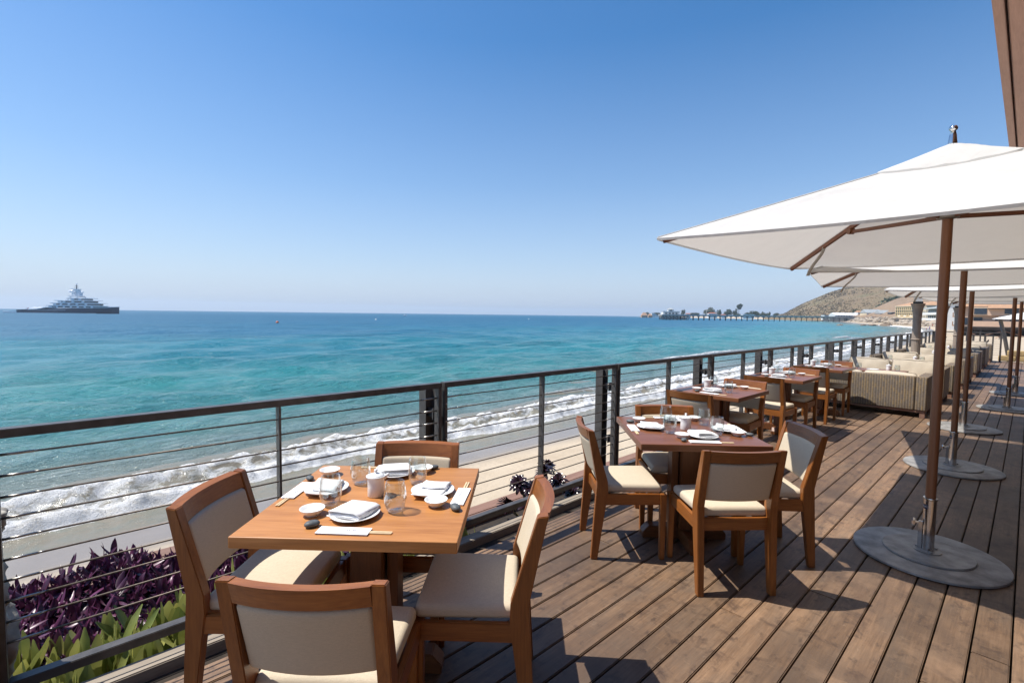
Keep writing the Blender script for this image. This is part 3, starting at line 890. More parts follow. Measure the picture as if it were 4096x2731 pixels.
# ------------------------------------------------------------------ tables
TS = 0.868
def top_mesh(mat): return rbox(TS / 2, TS / 2, 0.021, 0.004, 2).xf(Matrix.Translation((0, 0, 0.729))).mesh('tabletop_' + mat, mat, 'auto')
ped_m = MB().box(-0.052, 0.052, -0.024, 0.024, 0.085, 0.690).mesh('pedestal_board', 'ped', bevel=0.003)
footp = [(-0.31, 0), (0.31, 0), (0.31, 0.04), (0.265, 0.085), (-0.265, 0.085), (-0.31, 0.04)]
foot_m = MB().prism(footp, 'y', -0.045, 0.045).mesh('foot_beam', 'foot_wood', bevel=0.004)
footh = [(0.0455, 0), (0.31, 0), (0.31, 0.04), (0.265, 0.084), (0.0455, 0.084)]
footh_m = MB().prism(footh, 'y', -0.045, 0.045).mesh('half_foot_beam', 'foot_wood', bevel=0.004)
bat_m = MB().box(-0.33, 0.33, -0.03, 0.03, 0.690, 0.7079).mesh('batten', 'ped', bevel=0.003)
bath_m = MB().box(0.031, 0.33, -0.03, 0.03, 0.690, 0.7078).mesh('half_batten', 'ped', bevel=0.003)
TOPS = {'o': top_mesh('top_orange'), 'r': top_mesh('top_red')}
def table(x, y, ta, key, label, sx=0.9608):
    parts = [('tabletop', TOPS[key]), ('foot_beam', foot_m), ('foot_beam', footh_m, None, (0, 0, rad(90))), ('foot_beam', footh_m, None, (0, 0, rad(-90))),
             ('batten', bat_m), ('batten', bath_m, None, (0, 0, rad(90))), ('batten', bath_m, None, (0, 0, rad(-90)))]
    for i in range(4):
        a = rad(90 * i)
        parts.append(('pedestal_board', ped_m, (0.085 * math.cos(a), 0.085 * math.sin(a), 0), (0, 0, a + rad(90))))
    parts.append(('pedestal_core', core_m))
    return thing('dining_table', label, 'table', parts, (x, y, 0), ta, 'square wooden dining tables', (sx, 0.9608, 1.0467))
core_m = MB().box(-0.05, 0.05, -0.05, 0.05, 0.086, 0.689).mesh('pedestal_core', 'ped', bevel=0.003)

T1, T2 = (-1.947, 1.007), (-1.659, 3.275)
T3, T4, T5 = (-2.328, 5.375), (-2.328, 7.404), (-2.330, 9.33)
table(*T1, TA, 'o', 'orange teak square table in front, laid for four')
table(*T2, TA, 'r', 'dark red brown square table with four chairs, set diagonally on the deck')
table(*T3, 0, 'r', 'red brown table for two by the railing, first of three', 0.847)
table(*T4, 0, 'r', 'red brown table for two by the railing, middle of three', 0.847)
table(*T5, 0, 'r', 'red brown table for two by the railing, beside the wicker sofa', 0.847)
G1, G2, G3 = 'chairs around the orange table', 'chairs around the diagonal table', 'chairs at the railing tables'
chair(*T1, TA, 0.039, -0.540, 90, 'teak and linen chair with its back towards the viewer at the orange table', G1)
chair(*T1, TA, -0.413, -0.11, 1, 'teak and linen chair at the left side of the orange table, near the plants', G1)
chair(*T1, TA, 0.460, -0.113, 180, 'teak and linen chair at the right side of the orange table', G1)
chair(*T1, TA, 0.044, 0.365, 270, 'teak and linen chair on the railing side of the orange table', G1)
chair(*T2, TA, 0.05, -0.515, 94, 'teak chair with its back towards the viewer at the diagonal red brown table', G2)
chair(*T2, TA, -0.48, -0.136, 3, 'teak chair seen from the side, left of the diagonal red brown table', G2)
chair(*T2, TA, 0.475, -0.177, 178, 'teak chair at the inland side of the diagonal red brown table', G2)
chair(*T2, TA, 0.0, 0.28, 270, 'teak chair tucked in on the railing side of the diagonal table', G2)
for T, nm in ((T3, 'first'), (T4, 'middle'), (T5, 'last')):
    chair(*T, 0, 0.08, {T3: -0.61, T4: -0.69, T5: -0.70}[T], 90 + random.uniform(-3, 0), 'teak chair showing its back at the %s railing table' % nm, G3)
    chair(*T, 0, 0.075, 0.25, 270 + random.uniform(-2, 2), 'teak chair facing the viewer at the far side of the %s railing table' % nm, G3)

# ------------------------------------------------------------------ tableware
plate_m = MB().lathe([(0.001, 0.004), (0.06, 0.0045), (0.082, 0.011), (0.0985, 0.0175), (0.1005, 0.0185), (0.1003, 0.0205), (0.0975, 0.0205), (0.08, 0.0145), (0.058, 0.0085), (0.001, 0.0085)], 48).mesh('plate', 'porcelain', True)
dish_m = MB().lathe([(0.001, 0.003), (0.024, 0.003), (0.025, 0), (0.0275, 0), (0.028, 0.005), (0.04, 0.013), (0.0495, 0.027), (0.051, 0.030), (0.0505, 0.031), (0.048, 0.0305), (0.0395, 0.0185), (0.026, 0.0115), (0.001, 0.0105)], 40).mesh('sauce_dish', 'porcelain', True)
glass_m = MB().lathe([(0.0, 0.004), (0.018, 0.0038), (0.027, 0.001), (0.030, 0.003), (0.037, 0.016), (0.0435, 0.040), (0.0445, 0.055), (0.043, 0.080), (0.0385, 0.108), (0.0365, 0.119), (0.0362, 0.1205), (0.0352, 0.1205),
                     (0.0372, 0.108), (0.0417, 0.080), (0.0432, 0.055), (0.0422, 0.040), (0.0355, 0.018), (0.026, 0.009), (0.0, 0.008)], 40).mesh('tumbler', 'glass', True)
stone_m = rbox(0.036, 0.024, 0.0155, 0.0155, 4, lambda x, y, z: (x * (1 - 4.5 * y * y * 100 * 0.4), y * (1 - (x / 0.05) ** 2 * 0.75), z * (1 - (x / 0.042) ** 2 * 0.55) * (1 - (y / 0.03) ** 2 * 0.4) + 0.0150)).mesh('stone', 'stone', True)
jar_body = MB().lathe([(0.001, 0), (0.0375, 0), (0.0395, 0.004), (0.0385, 0.05), (0.0395, 0.082), (0.044, 0.092), (0.0455, 0.0955), (0.044, 0.0975), (0.040, 0.0965), (0.001, 0.0965)], 36).mesh('jar_body', 'porcelain', True)
jar_lid = MB().lathe([(0.0395, 0.0968), (0.038, 0.1005), (0.020, 0.1055), (0.008, 0.1075), (0.0065, 0.113), (0.0085, 0.121), (0.0075, 0.126), (0.001, 0.1275)], 32).mesh('jar_lid', 'porcelain', True)
jar_spout = MB().tube([(0.036, 0, 0.084), (0.048, 0, 0.091), (0.060, 0, 0.1005)], [0.011, 0.0085, 0.0055], 10).mesh('jar_spout', 'porcelain', True)

def fold(pts, steps=8):
    """polyline with rounded U turns: entries (x, z) or ('u', x, z0, z1, dir)"""
    out = []
    for p in pts:
        if p[0] == 'u':
            _, x, z0, z1, d = p
            rr_ = (z1 - z0) / 2
            for i in range(steps + 1):
                a = -math.pi / 2 + math.pi * i / steps
                out.append((x + d * abs(rr_) * math.cos(a), (z0 + z1) / 2 + rr_ * math.sin(a)))
        else:
            out.append(p)
    return out
def napkin_mesh(seed, pts, w, shear=0.0, curl=0.0):
    rnd = random.Random(seed)
    path = fold(pts)
    # split wide along the extrusion so that the cloth can sag and skew
    mb = MB()
    segs = 7
    th = 0.0042
    for side in range(1):
        cols = []
        for j in range(segs + 1):
            y = -w / 2 + w * j / segs
            cols.append(y)
        n = len(path)
        nor = []
        for i in range(n):
            a, b = path[max(i - 1, 0)], path[min(i + 1, n - 1)]
            dx, dz = b[0] - a[0], b[1] - a[1]
            l = math.hypot(dx, dz) or 1
            nor.append((-dz / l * th, dx / l * th))
        base = []
        for layer in (0, 1):
            for y in cols:
                for p, q in zip(path, nor):
                    x, z = p[0] + q[0] * layer, p[1] + q[1] * layer
                    edge = (abs(x) / 0.085) ** 2 + (y / 0.065) ** 2
                    z += 0.0035 * max(0, edge - 0.9) + 0.0015 * math.sin(9 * x * 10 + seed) * math.sin(y * 60 + seed * 2) + curl * (y / w) ** 2 * (z / 0.03)
                    base.append((x + shear * y + 0.002 * math.sin(y * 70 + z * 300), y + 0.0025 * math.sin(x * 55 + seed + z * 200) * (abs(y) / (w / 2)), z))
        off = (segs + 1) * n
        fs = []
        for j in range(segs):
            for i in range(n - 1):
                a = j * n + i
                fs.append((a, a + 1, a + n + 1, a + n))
                fs.append((off + a, off + a + n, off + a + n + 1, off + a + 1))
        for j in (0, segs):
            for i in range(n - 1):
                a = j * n + i
                fs.append((a, off + a, off + a + 1, a + 1) if j == 0 else (a, a + 1, off + a + 1, off + a))
        for i in (0, n - 1):
            for j in range(segs):
                a = j * n + i
                fs.append((a, a + n, off + a + n, off + a) if i == 0 else (a, off + a, off + a + n, a + n))
        mb.add(base, fs)
    return mb.mesh('napkin', 'napkin', True)
NAPS = [
    napkin_mesh(1, [(-0.075, 0.004), (-0.02, 0.004), (0.05, 0.004), ('u', 0.062, 0.004, 0.016, 1), (0.02, 0.017), (-0.055, 0.016), ('u', -0.062, 0.016, 0.026, -1), (-0.02, 0.027), (0.045, 0.026), (0.068, 0.017)], 0.125, 0.18),
    napkin_mesh(2, [(-0.10, 0.010), (-0.05, 0.004), (0.055, 0.004), ('u', 0.062, 0.004, 0.024, 1), (0.03, 0.025), (0.005, 0.021), ('u', 0.0, 0.021, 0.013, -1), (0.045, 0.011)], 0.120, -0.12, 0.0),
    napkin_mesh(3, [(0.105, 0.014), (0.05, 0.004), (-0.055, 0.004), ('u', -0.062, 0.004, 0.020, -1), (-0.01, 0.022), (0.035, 0.018), (0.055, 0.011)], 0.122, 0.2, 0.0),
    napkin_mesh(4, [(-0.08, 0.006), (0.0, 0.004), (0.06, 0.004), ('u', 0.066, 0.004, 0.013, 1), (0.0, 0.014), (-0.06, 0.013), ('u', -0.066, 0.013, 0.030, -1), (-0.02, 0.031), (0.05, 0.028), (0.075, 0.018)], 0.105, -0.22),
]
sleeve_m = MB().box(-0.102, 0.102, -0.030, 0.030, 0.0056, 0.0064).box(-0.100, 0.100, -0.029, 0.029, 0.0003, 0.0009).box(-0.102, -0.1005, -0.03, 0.03, 0.0009, 0.0056).mesh('paper_sleeve', 'paper')
stick_m = MB().add([(-0.09, -0.003, 0.001), (-0.09, 0.003, 0.001), (-0.09, 0.003, 0.004), (-0.09, -0.003, 0.004), (0.185, -0.0045, 0.001), (0.185, 0.0045, 0.001), (0.19, 0.0035, 0.0054), (0.19, -0.0035, 0.0054)],
                   [(0, 3, 2, 1), (4, 5, 6, 7), (0, 1, 5, 4), (1, 2, 6, 5), (2, 3, 7, 6), (3, 0, 4, 7)]).mesh('chopstick', 'bamboo', bevel=0.0008)
def text_mesh(name, body, size, mat, shear=0.0, sx=1.0):
    cu = bpy.data.curves.new(name, 'FONT')
    cu.body = body
    cu.size = size
    cu.align_x = 'CENTER'
    cu.align_y = 'CENTER'
    cu.shear = shear
    cu.space_character = 1.1
    ob = bpy.data.objects.new(name, cu)
    me = bpy.data.meshes.new_from_object(ob)
    bpy.data.objects.remove(ob)
    me.transform(Matrix.Scale(sx, 4, (1, 0, 0)))
    me.materials.clear()
    me.materials.append(M[mat])
    return me
# brush lettering: strokes of a brush, thick and thin
def brush(strokes, mat):
    mb = MB()
    for st in strokes:
        n = len(st)
        vs = []
        for i, (x, y, w) in enumerate(st):
            a, b = st[max(i - 1, 0)], st[min(i + 1, n - 1)]
            dx, dy = b[0] - a[0], b[1] - a[1]
            l = math.hypot(dx, dy) or 1
            vs += [(x - dy / l * w / 2, y + dx / l * w / 2, 0), (x + dy / l * w / 2, y - dx / l * w / 2, 0)]
        mb.add(vs, [(2 * i, 2 * i + 1, 2 * i + 3, 2 * i + 2) for i in range(n - 1)])
    return mb.mesh('printed_lettering', mat)
LET = brush([
    [(-1.55, -.35, .05), (-1.35, .0, .10), (-1.15, .38, .07)], [(-1.15, .38, .08), (-1.0, .05, .20), (-.82, -.33, .10)], [(-.82, -.33, .06), (-.68, .0, .06), (-.52, .35, .05)],      # N
    [(-.02, .36, .05), (-.3, .25, .12), (-.42, -.02, .20), (-.3, -.28, .14), (-.08, -.33, .07), (.04, -.22, .03)],                                                              # O, open like a brush ring
    [(.38, .36, .07), (.34, .0, .13), (.28, -.35, .09)], [(.38, .34, .05), (.66, .28, .10), (.62, .08, .10), (.40, .02, .05)], [(.40, .02, .05), (.72, -.05, .12), (.66, -.27, .13), (.30, -.34, .05)],  # B
    [(.98, .36, .07), (.92, .0, .13), (.97, -.26, .14), (1.14, -.34, .08), (1.32, -.2, .05), (1.45, .12, .06), (1.52, .38, .05)],                                                  # U
], 'ink')
LET.transform(Matrix.Scale(0.0175, 4))
RFAC = {'front': 90, 'left': 0, 'right': 180, 'far': 270}
def setting(T, ta, side, tn, o, nap, full=True, nm=None):
    """one place setting; o holds (u, v) of each item in the sitter's frame (u to the right, v out from the table centre)"""
    ang = ta + rad(RFAC[side])
    F = (math.cos(ang), math.sin(ang))
    Rt = (math.sin(ang), -math.cos(ang))
    sd = nm or ('the %s edge of' % side)
    rz = ang - math.pi / 2
    def P(u, v, z=0.7855):
        u, v = u * 0.96, v * 0.96
        return (T[0] + Rt[0] * u - F[0] * v, T[1] + Rt[1] * u - F[1] * v, z)
    w = '%s %s' % (sd, tn)
    one('dinner_plate', plate_m, 'round white plate under a napkin at ' + w, 'plate', P(*o['plate']), rz, 'plates on the tables', 0.97)
    one('napkin', NAPS[nap], 'folded white napkin on the plate at ' + w, 'napkin', P(*o['plate'], 0.7945), rz + random.uniform(-0.35, 0.35), 'napkins on the plates', 0.98)
    one('sauce_dish', dish_m, 'small white sauce dish at ' + w, 'dish', P(*o['dish']), rz, 'sauce dishes on the tables', 0.96)
    one('tumbler', glass_m, 'clear stemless glass at ' + w, 'glass', P(*o['glass']), rz, 'stemless glasses on the tables', 1.04)
    if 'stone' in o:
        one('chopstick_rest', stone_m, 'dark grey pebble chopstick rest at ' + w, 'stone', P(*o['stone']), rz + random.uniform(0.3, 1.1), 'pebble rests on the tables', random.uniform(0.72, 0.88))
    if 'sleeve' in o:
        pr = [('paper_sleeve', sleeve_m, None, None, [('printed_lettering', LET, (0.028, 0.006, 0.0068))]), ('chopstick', stick_m, (0, -0.0055, 0)), ('chopstick', stick_m, (0, 0.0055, 0))]
        thing('chopsticks', 'chopsticks in a white printed sleeve at ' + w, 'chopsticks', pr, P(*o['sleeve']), rz + random.uniform(-0.06, 0.04), 'chopstick sleeves on the tables', 0.96)
def jar(T, dx, dy, rz, label):
    thing('sauce_jar', label, 'jar', [('jar_body', jar_body), ('jar_lid', jar_lid), ('jar_spout', jar_spout)], (T[0] + dx * 0.96, T[1] + dy * 0.96, 0.7855), rz, 'lidded sauce jars on the tables', 0.94)
tn = 'the orange table'
setting(T1, TA, 'front', tn, dict(plate=(-.022, .228), dish=(-.205, .222), stone=(-.156, .335), sleeve=(-.015, .373), glass=(.129, .165)), 0)
setting(T1, TA, 'right', tn, dict(plate=(.053, .25), dish=(-.097, .293), stone=(-.14, .385), sleeve=(.008, .389), glass=(.177, .149)), 1)
setting(T1, TA, 'left', tn, dict(plate=(-.051, .258), dish=(-.276, .333), stone=(-.191, .40), sleeve=(-.042, .39), glass=(.112, .172)), 2)
setting(T1, TA, 'far', tn, dict(plate=(-.004, .30), dish=(-.143, .345), stone=(-.19, .40), sleeve=(.02, .405), glass=(.132, .16)), 3)
jar(T1, -0.010, 0.0, TA + 0.35, 'white lidded sauce jar with a spout on the orange table')
tn = 'the diagonal table'
setting(T2, TA, 'front', tn, dict(plate=(.045, .235), dish=(-.107, .251), stone=(-.125, .345), sleeve=(.01, .368), glass=(.177, .145)), 3)
setting(T2, TA, 'right', tn, dict(plate=(-.02, .29), dish=(-.16, .315), stone=(-.165, .40), sleeve=(.02, .395), glass=(.165, .195)), 0)
setting(T2, TA, 'left', tn, dict(plate=(-.023, .256), dish=(-.25, .29), stone=(-.20, .37), sleeve=(-.01, .39), glass=(.118, .154)), 2)
setting(T2, TA, 'far', tn, dict(plate=(-.02, .30), dish=(-.18, .33), stone=(-.19, .40), sleeve=(.03, .40), glass=(.075, .25)), 1)
jar(T2, 0.0, 0.0, TA + 2.6, 'white lidded sauce jar in the middle of the diagonal table')
for T, nm in ((T3, 'the first railing table'), (T4, 'the middle railing table'), (T5, 'the last railing table')):
    setting(T, 0, 'front', nm, dict(plate=(.009, .226), dish=(-.17, .245), stone=(-.11, .35), sleeve=(.04, .368), glass=(.153, .138)), random.randrange(4))
    setting(T, 0, 'far', nm, dict(plate=(.035, .30), dish=(-.15, .306), glass=(.157, .162)), random.randrange(4))
    jar(T, -0.17, 0.035, 0.4, 'white lidded sauce jar on ' + nm)

# ------------------------------------------------------------------ umbrellas
UH = 1.335
def canopy(half, zc, za, sag=0.035, mat='canvas', n=14, edge_pull=0.022, fold_=0.0, seed=0, droop=0.012):
    mb = MB()
    rnd = random.Random(seed)
    rings = n
    per = 4 * 14
    vs = [(0, 0, za)]
    for i in range(1, rings + 1):
        t = i / rings
        for k in range(per):
            s = k / per * 4
            q = int(s) % 4
            w = s - int(s)                                # 0..1 along a side, 0 at the corner
            c0 = [(-1, -1), (1, -1), (1, 1), (-1, 1)][q]
            c1 = [(1, -1), (1, 1), (-1, 1), (-1, -1)][q]
            x = c0[0] + (c1[0] - c0[0]) * w
            y = c0[1] + (c1[1] - c0[1]) * w
            mid = 4 * w * (1 - w)
            pull = 1 - edge_pull * mid * t * t
            hgt = za + (zc - za) * (t ** 0.97)
            z = hgt - sag * mid * math.sin(math.pi * min(t * 0.85, 1)) - droop * mid * t ** 3
            z += fold_ * math.sin(w * 25 + i) * mid
            vs.append((x * half * t * pull, y * half * t * pull, z))
    fs = [(0, 1 + k, 1 + (k + 1) % per) for k in range(per)]
    for i in range(rings - 1):
        for k in range(per):
            a, b = 1 + i * per + k, 1 + i * per + (k + 1) % per
            fs.append((a, b, b + per, a + per))
    mb.add(vs, fs)
    # hem: a short turned-down edge
    last = 1 + (rings - 1) * per
    hem = [(x * 0.996, y * 0.996, z - 0.016) for (x, y, z) in vs[last:]]
    mb.add(vs[last:] + hem, [(k, (k + 1) % per, per + (k + 1) % per, per + k) for k in range(per)])
    return mb.mesh('canopy', mat, True)
CZN, CZA = 2.118, 2.69
can_m = canopy(UH, CZN, CZA)
cap_m = canopy(0.33, 2.556, 2.742, -0.03, n=8, edge_pull=0.02, fold_=0.004, droop=0.032)
seam_m = MB().tube([(UH * t_, UH * t_, CZA + (CZN - CZA) * t_ ** 0.97 + 0.002) for t_ in (0.02, 0.2, 0.4, 0.6, 0.8, 0.995)], 0.0055, 6).mesh('seam', 'canvas', True)
pole_m = MB().lathe([(0.0285, 0.30), (0.0285, 2.30), (0.0285, 2.68), (0.001, 2.68)], 20).mesh('pole', 'polewood', 'auto')
fin_m = MB().lathe([(0.022, 2.69), (0.024, 2.745), (0.019, 2.79), (0.013, 2.82), (0.021, 2.825), (0.024, 2.837), (0.018, 2.850), (0.001, 2.853)], 16).mesh('finial', 'chrome', True)
hub_m = MB().lathe([(0.0295, 2.255), (0.058, 2.262), (0.062, 2.28), (0.058, 2.30), (0.0295, 2.305)], 20).mesh('hub', 'plate_iron', 'auto')
d0 = Vector((0.05, 0, 2.635)); d1 = Vector((UH * math.sqrt(2) - 0.045, 0, CZN - 0.018))
def bar(a, b, w, h, mat, name):
    a, b = Vector(a), Vector(b)
    d = (b - a)
    L = d.length
    mb = MB().box(0, L, -w / 2, w / 2, -h / 2, h / 2)
    x = d.normalized(); y = Vector((0, 0, 1)).cross(x).normalized(); z = x.cross(y)
    m = Matrix(((x.x, y.x, z.x, a.x), (x.y, y.y, z.y, a.y), (x.z, y.z, z.z, a.z), (0, 0, 0, 1)))
    return mb.mesh(name, mat, bevel=0.003).copy() if False else (mb, m)
def bar_mesh(a, b, w, h, mat, name):
    mb, m = bar(a, b, w, h, mat, name)
    me = mb.mesh(name, mat, bevel=0.003)
    me.transform(m)
    return me
rib_m = bar_mesh(d0, d1, 0.024, 0.034, 'ribwood', 'rib')
mp = d0.lerp(d1, 0.50) - Vector((0, 0, 0.035))
strut_m = bar_mesh((0.06, 0, 2.275), mp, 0.022, 0.028, 'ribwood', 'strut')
knuckle_m = MB().tube([(mp.x, -0.022, mp.z + 0.006), (mp.x, 0.022, mp.z + 0.006)], 0.026, 12).mesh('knuckle', 'polewood', 'auto')
strap_path = [(1.30, 2.255), (1.335, 2.20), (1.40, 2.15), (1.47, 2.10), (1.52, 2.05), (1.545, 2.01)]
strap_m = MB().strip(strap_path, 0.032, 0.0025).mesh('tie_strap', 'canvas', True)
base_m = MB().lathe([(0.40, 0.0), (0.412, 0.006), (0.410, 0.018), (0.400, 0.0225), (0.001, 0.0225)], 64).mesh('base_plate', 'plate_iron', 'auto')
disc_m = MB().lathe([(0.245, 0.0226), (0.247, 0.028), (0.243, 0.0355), (0.001, 0.0365)], 56).mesh('upper_disc', 'plate_iron', 'auto')
flange_m = MB().lathe([(0.075, 0.0368), (0.075, 0.0415), (0.001, 0.0416)], 32).mesh('flange', 'plate_iron', 'auto')
sleeve2_m = MB().lathe([(0.0345, 0.0417), (0.0345, 0.385), (0.039, 0.388), (0.0405, 0.394), (0.039, 0.400), (0.0295, 0.401)], 24).mesh('sleeve', 'chrome', 'auto')
spine_m = MB().box(-0.055, -0.031, -0.010, 0.010, 0.042, 0.23).mesh('sleeve_spine', 'chrome', bevel=0.003)
knob_m = MB().lathe([(0.009, 0), (0.009, 0.02), (0.026, 0.022), (0.028, 0.034), (0.020, 0.040), (0.001, 0.041)], 6).mesh('clamp_knob', 'chrome')
bolt2_m = MB().lathe([(0.011, 0), (0.011, 0.010), (0.001, 0.011)], 6).mesh('bolt', 'plate_iron')
stick_b = MB()
for i in range(9):
    a0, a1 = rad(-95 + i * 9 - 90), rad(-95 + (i + 1) * 9 - 90)
    stick_b.add([(0.0352 * math.cos(a0), 0.0352 * math.sin(a0), 0.325), (0.0352 * math.cos(a1), 0.0352 * math.sin(a1), 0.325), (0.0352 * math.cos(a1), 0.0352 * math.sin(a1), 0.355), (0.0352 * math.cos(a0), 0.0352 * math.sin(a0), 0.355)], [(0, 1, 2, 3)])
sticker_m = stick_b.mesh('maker_sticker', 'navy', True)
tx_m = text_mesh('maker_lettering', 'TUUCI', 0.019, 'whitepaint')
v2 = []
for v in tx_m.vertices:
    a = rad(-145) + v.co.x / 0.0355
    v2.append((0.0355 * math.cos(a), 0.0355 * math.sin(a), 0.341 + v.co.y))
for v, c in zip(tx_m.vertices, v2):
    v.co = c
def umbrella(x, y, rot, label, dz=0.0, sx=1.0, sy=1.0):
    e = thing('patio_umbrella', label, 'umbrella', [], (x, y, 0), 0, 'white square umbrellas in a row')
    parts = [('base_plate', base_m), ('upper_disc', disc_m), ('flange', flange_m), ('sleeve', sleeve2_m, None, None, [('maker_sticker', sticker_m), ('maker_lettering', tx_m)]), ('sleeve_spine', spine_m, None, (0, 0, rad(10))),
             ('clamp_knob', knob_m, (-0.050, -0.008, 0.215), (0, rad(-90), rad(10)))]
    for k in range(3):
        a = rad(50 + 120 * k)
        parts.append(('bolt', bolt2_m, (0.058 * math.cos(a), 0.058 * math.sin(a), 0.0417)))
    parts += [('pole', pole_m, (0, 0, dz)), ('finial', fin_m, (0, 0, dz)), ('hub', hub_m, (0, 0, dz))]
    addparts(e, parts)
    for nm, me in (('canopy', can_m), ('vent_cap', cap_m)):
        co = link(nm, me, e, (0, 0, dz), (0, 0, rot), (sx, sy, 1))
        if nm == 'canopy':
            addparts(co, [('seam', seam_m, None, (0, 0, rad(90 * k))) for k in range(4)])
    for k in range(4):
        qx, qy = [(1, 1), (-1, 1), (-1, -1), (1, -1)][k]
        rb = link('rib', rib_m, e, (0, 0, dz), (0, 0, rot + math.atan2(qy * sy, qx * sx)), (math.hypot(sx, sy) / math.sqrt(2), 1, 1))
        addparts(rb, [('strut', strut_m), ('knuckle', knuckle_m)] + ([('tie_strap', strap_m)] if k == 1 else []))
    return e
umbrella(-0.40, 4.26, rad(0.5), 'white square umbrella in front, with its whole base plate in view')
umbrella(-0.50, 7.00, rad(12), 'second white square umbrella of the row, turned at an angle', -0.055)
umbrella(-0.595, 9.70, rad(3), 'third white square umbrella of the row, base beside the first sofa', -0.112, 0.66, 0.95)
umbrella(-0.20, 12.39, rad(-1), 'fourth white square umbrella of the row, base just past the sofas', -0.112, 0.88, 0.92)
umbrella(-0.14, 15.09, rad(1), 'last white square umbrella of the row on the deck', -0.10, 0.9, 0.95)

# ------------------------------------------------------------------ wicker sofas with cushions, low tables
SW = 1.80
arm_m = rbox(0.075, 0.44, 0.275, 0.02, 3).mesh('arm', 'wicker', 'auto')
bk_m = rbox(SW / 2 - 0.152, 0.065, 0.275, 0.02, 4).mesh('back', 'wicker', 'auto')
seatb_m = rbox(SW / 2 - 0.152, 0.36, 0.10, 0.015, 4).mesh('seat_base', 'wicker', 'auto')
plinth_m = MB().box(-SW / 2 + 0.02, SW / 2 - 0.02, -0.42, 0.42, 0.085, 0.118).mesh('plinth', 'timber', bevel=0.003)
sfoot_m = MB().box(-0.035, 0.035, -0.035, 0.035, 0, 0.085).mesh('foot', 'timber', bevel=0.003)
def cush(hx, hy, hz, r, seed, puff):
    rd = random.Random(seed)
    a, b = rd.random() * 6, rd.random() * 6
    def fn(x, y, z):
        k = (1 - (x / hx) ** 2) * (1 - (y / hy) ** 2 if hy > hz else 1 - (z / hz) ** 2)
        wr = 0.010 * math.sin(x * 11 + a) * math.sin((z + y) * 13 + b) + 0.005 * math.sin(x * 31 + b + z * 9)
        if hy > hz:
            return (x, y, z + (puff * k + wr if z > 0 else 0))
        s = 1 if y > 0 else -1
        return (x, y + s * (puff * k) + wr, z + 0.012 * math.sin(x * 7 + a))
    return rbox(hx, hy, hz, r, 10, fn).mesh('cushion', 'linen2', True)
seatc = [cush(0.372, 0.335, 0.07, 0.045, s, 0.02) for s in (1, 2)]
backc = [cush(0.37, 0.085, 0.21, 0.06, s, 0.035) for s in (3, 4, 5)]
pip = []
for s in (1, 2):
    pts = []
    hx, hz, rr_ = 0.352, 0.192, 0.05
    for (cx, cz, a0) in ((hx - rr_, hz - rr_, 0), (-hx + rr_, hz - rr_, 90), (-hx + rr_, -hz + rr_, 180), (hx - rr_, -hz + rr_, 270)):
        for j in range(5):
            t = rad(a0 + 22.5 * j)
            pts.append((cx + rr_ * math.cos(t), 0.098, cz + rr_ * math.sin(t)))
    pts.append(pts[0])
    pip.append(MB().tube(pts, 0.0045, 5, False).mesh('piping', 'piping', True))
def sofa(y, facing, label, x0=-1.07, seed=0, w=1.0):
    """facing +1: looks along the deck away from the viewer; -1: faces the viewer. x0 is the inland end, y the near face"""
    rd = random.Random(seed)
    cx = x0 - SW / 2
    rz = 0 if facing > 0 else math.pi
    e = thing('wicker_sofa', label, 'sofa', [], (cx, y + 0.44, 0), rz, 'wicker sofas along the railing side')
    parts = [('arm', arm_m, (-SW / 2 + 0.075, 0, 0.395)), ('arm', arm_m, (SW / 2 - 0.075, 0, 0.395)), ('back', bk_m, (0, -0.375, 0.395)), ('seat_base', seatb_m, (0, 0.06, 0.22)), ('plinth', plinth_m)]
    for sx_ in (-1, 1):
        for sy_ in (-1, 1):
            parts.append(('foot', sfoot_m, (sx_ * (SW / 2 - 0.05), sy_ * 0.38, 0)))
    for i, sx_ in enumerate((-1, 1)):
        parts.append(('seat_cushion', seatc[i], (sx_ * 0.374, 0.075, 0.388)))
        bc = backc[rd.randrange(3)]
        lx = sx_ * 0.374
        parts.append(('back_cushion', bc, (lx, -0.205 + rd.uniform(-.01, .02), (0.475 if facing > 0 else 0.55) + rd.uniform(-.01, .02)), (rad(12), rd.uniform(-.02, .02), rd.uniform(-.04, .04)), [('piping', pip[i])]))
    addparts(e, parts)
SOF = [(10.13, 1, 'wicker sofa showing its whole woven back beside the last railing table'), (12.05, -1, 'wicker sofa facing the viewer with two cream cushions, first across the low table'),
       (13.25, 1, 'wicker sofa back to back behind the first facing sofa'), (15.15, -1, 'second wicker sofa that faces the viewer, by the front patio heater'),
       (16.30, 1, 'wicker sofa with shaded top, back to back with the second facing sofa'), (18.55, -1, 'third wicker sofa that faces the viewer'),
       (19.75, 1, 'wicker sofa with shaded top behind the third facing sofa'), (22.10, -1, 'fourth wicker sofa that faces the viewer'),
       (23.25, 1, 'wicker sofa behind the fourth facing sofa'), (25.75, -1, 'last wicker sofa, at the beach end of the deck')]
for i, (y, fc, lb) in enumerate(SOF):
    sofa(y, fc, lb, -1.07 + (0.13 * min(i / 4, 1)), i)
lt_top = rbox(0.42, 0.28, 0.016, 0.004, 2).mesh('low_tabletop', 'top_red', 'auto')
lt_leg = MB().box(-0.025, 0.025, -0.025, 0.025, 0, 0.584).mesh('low_leg', 'teak_z', bevel=0.003)
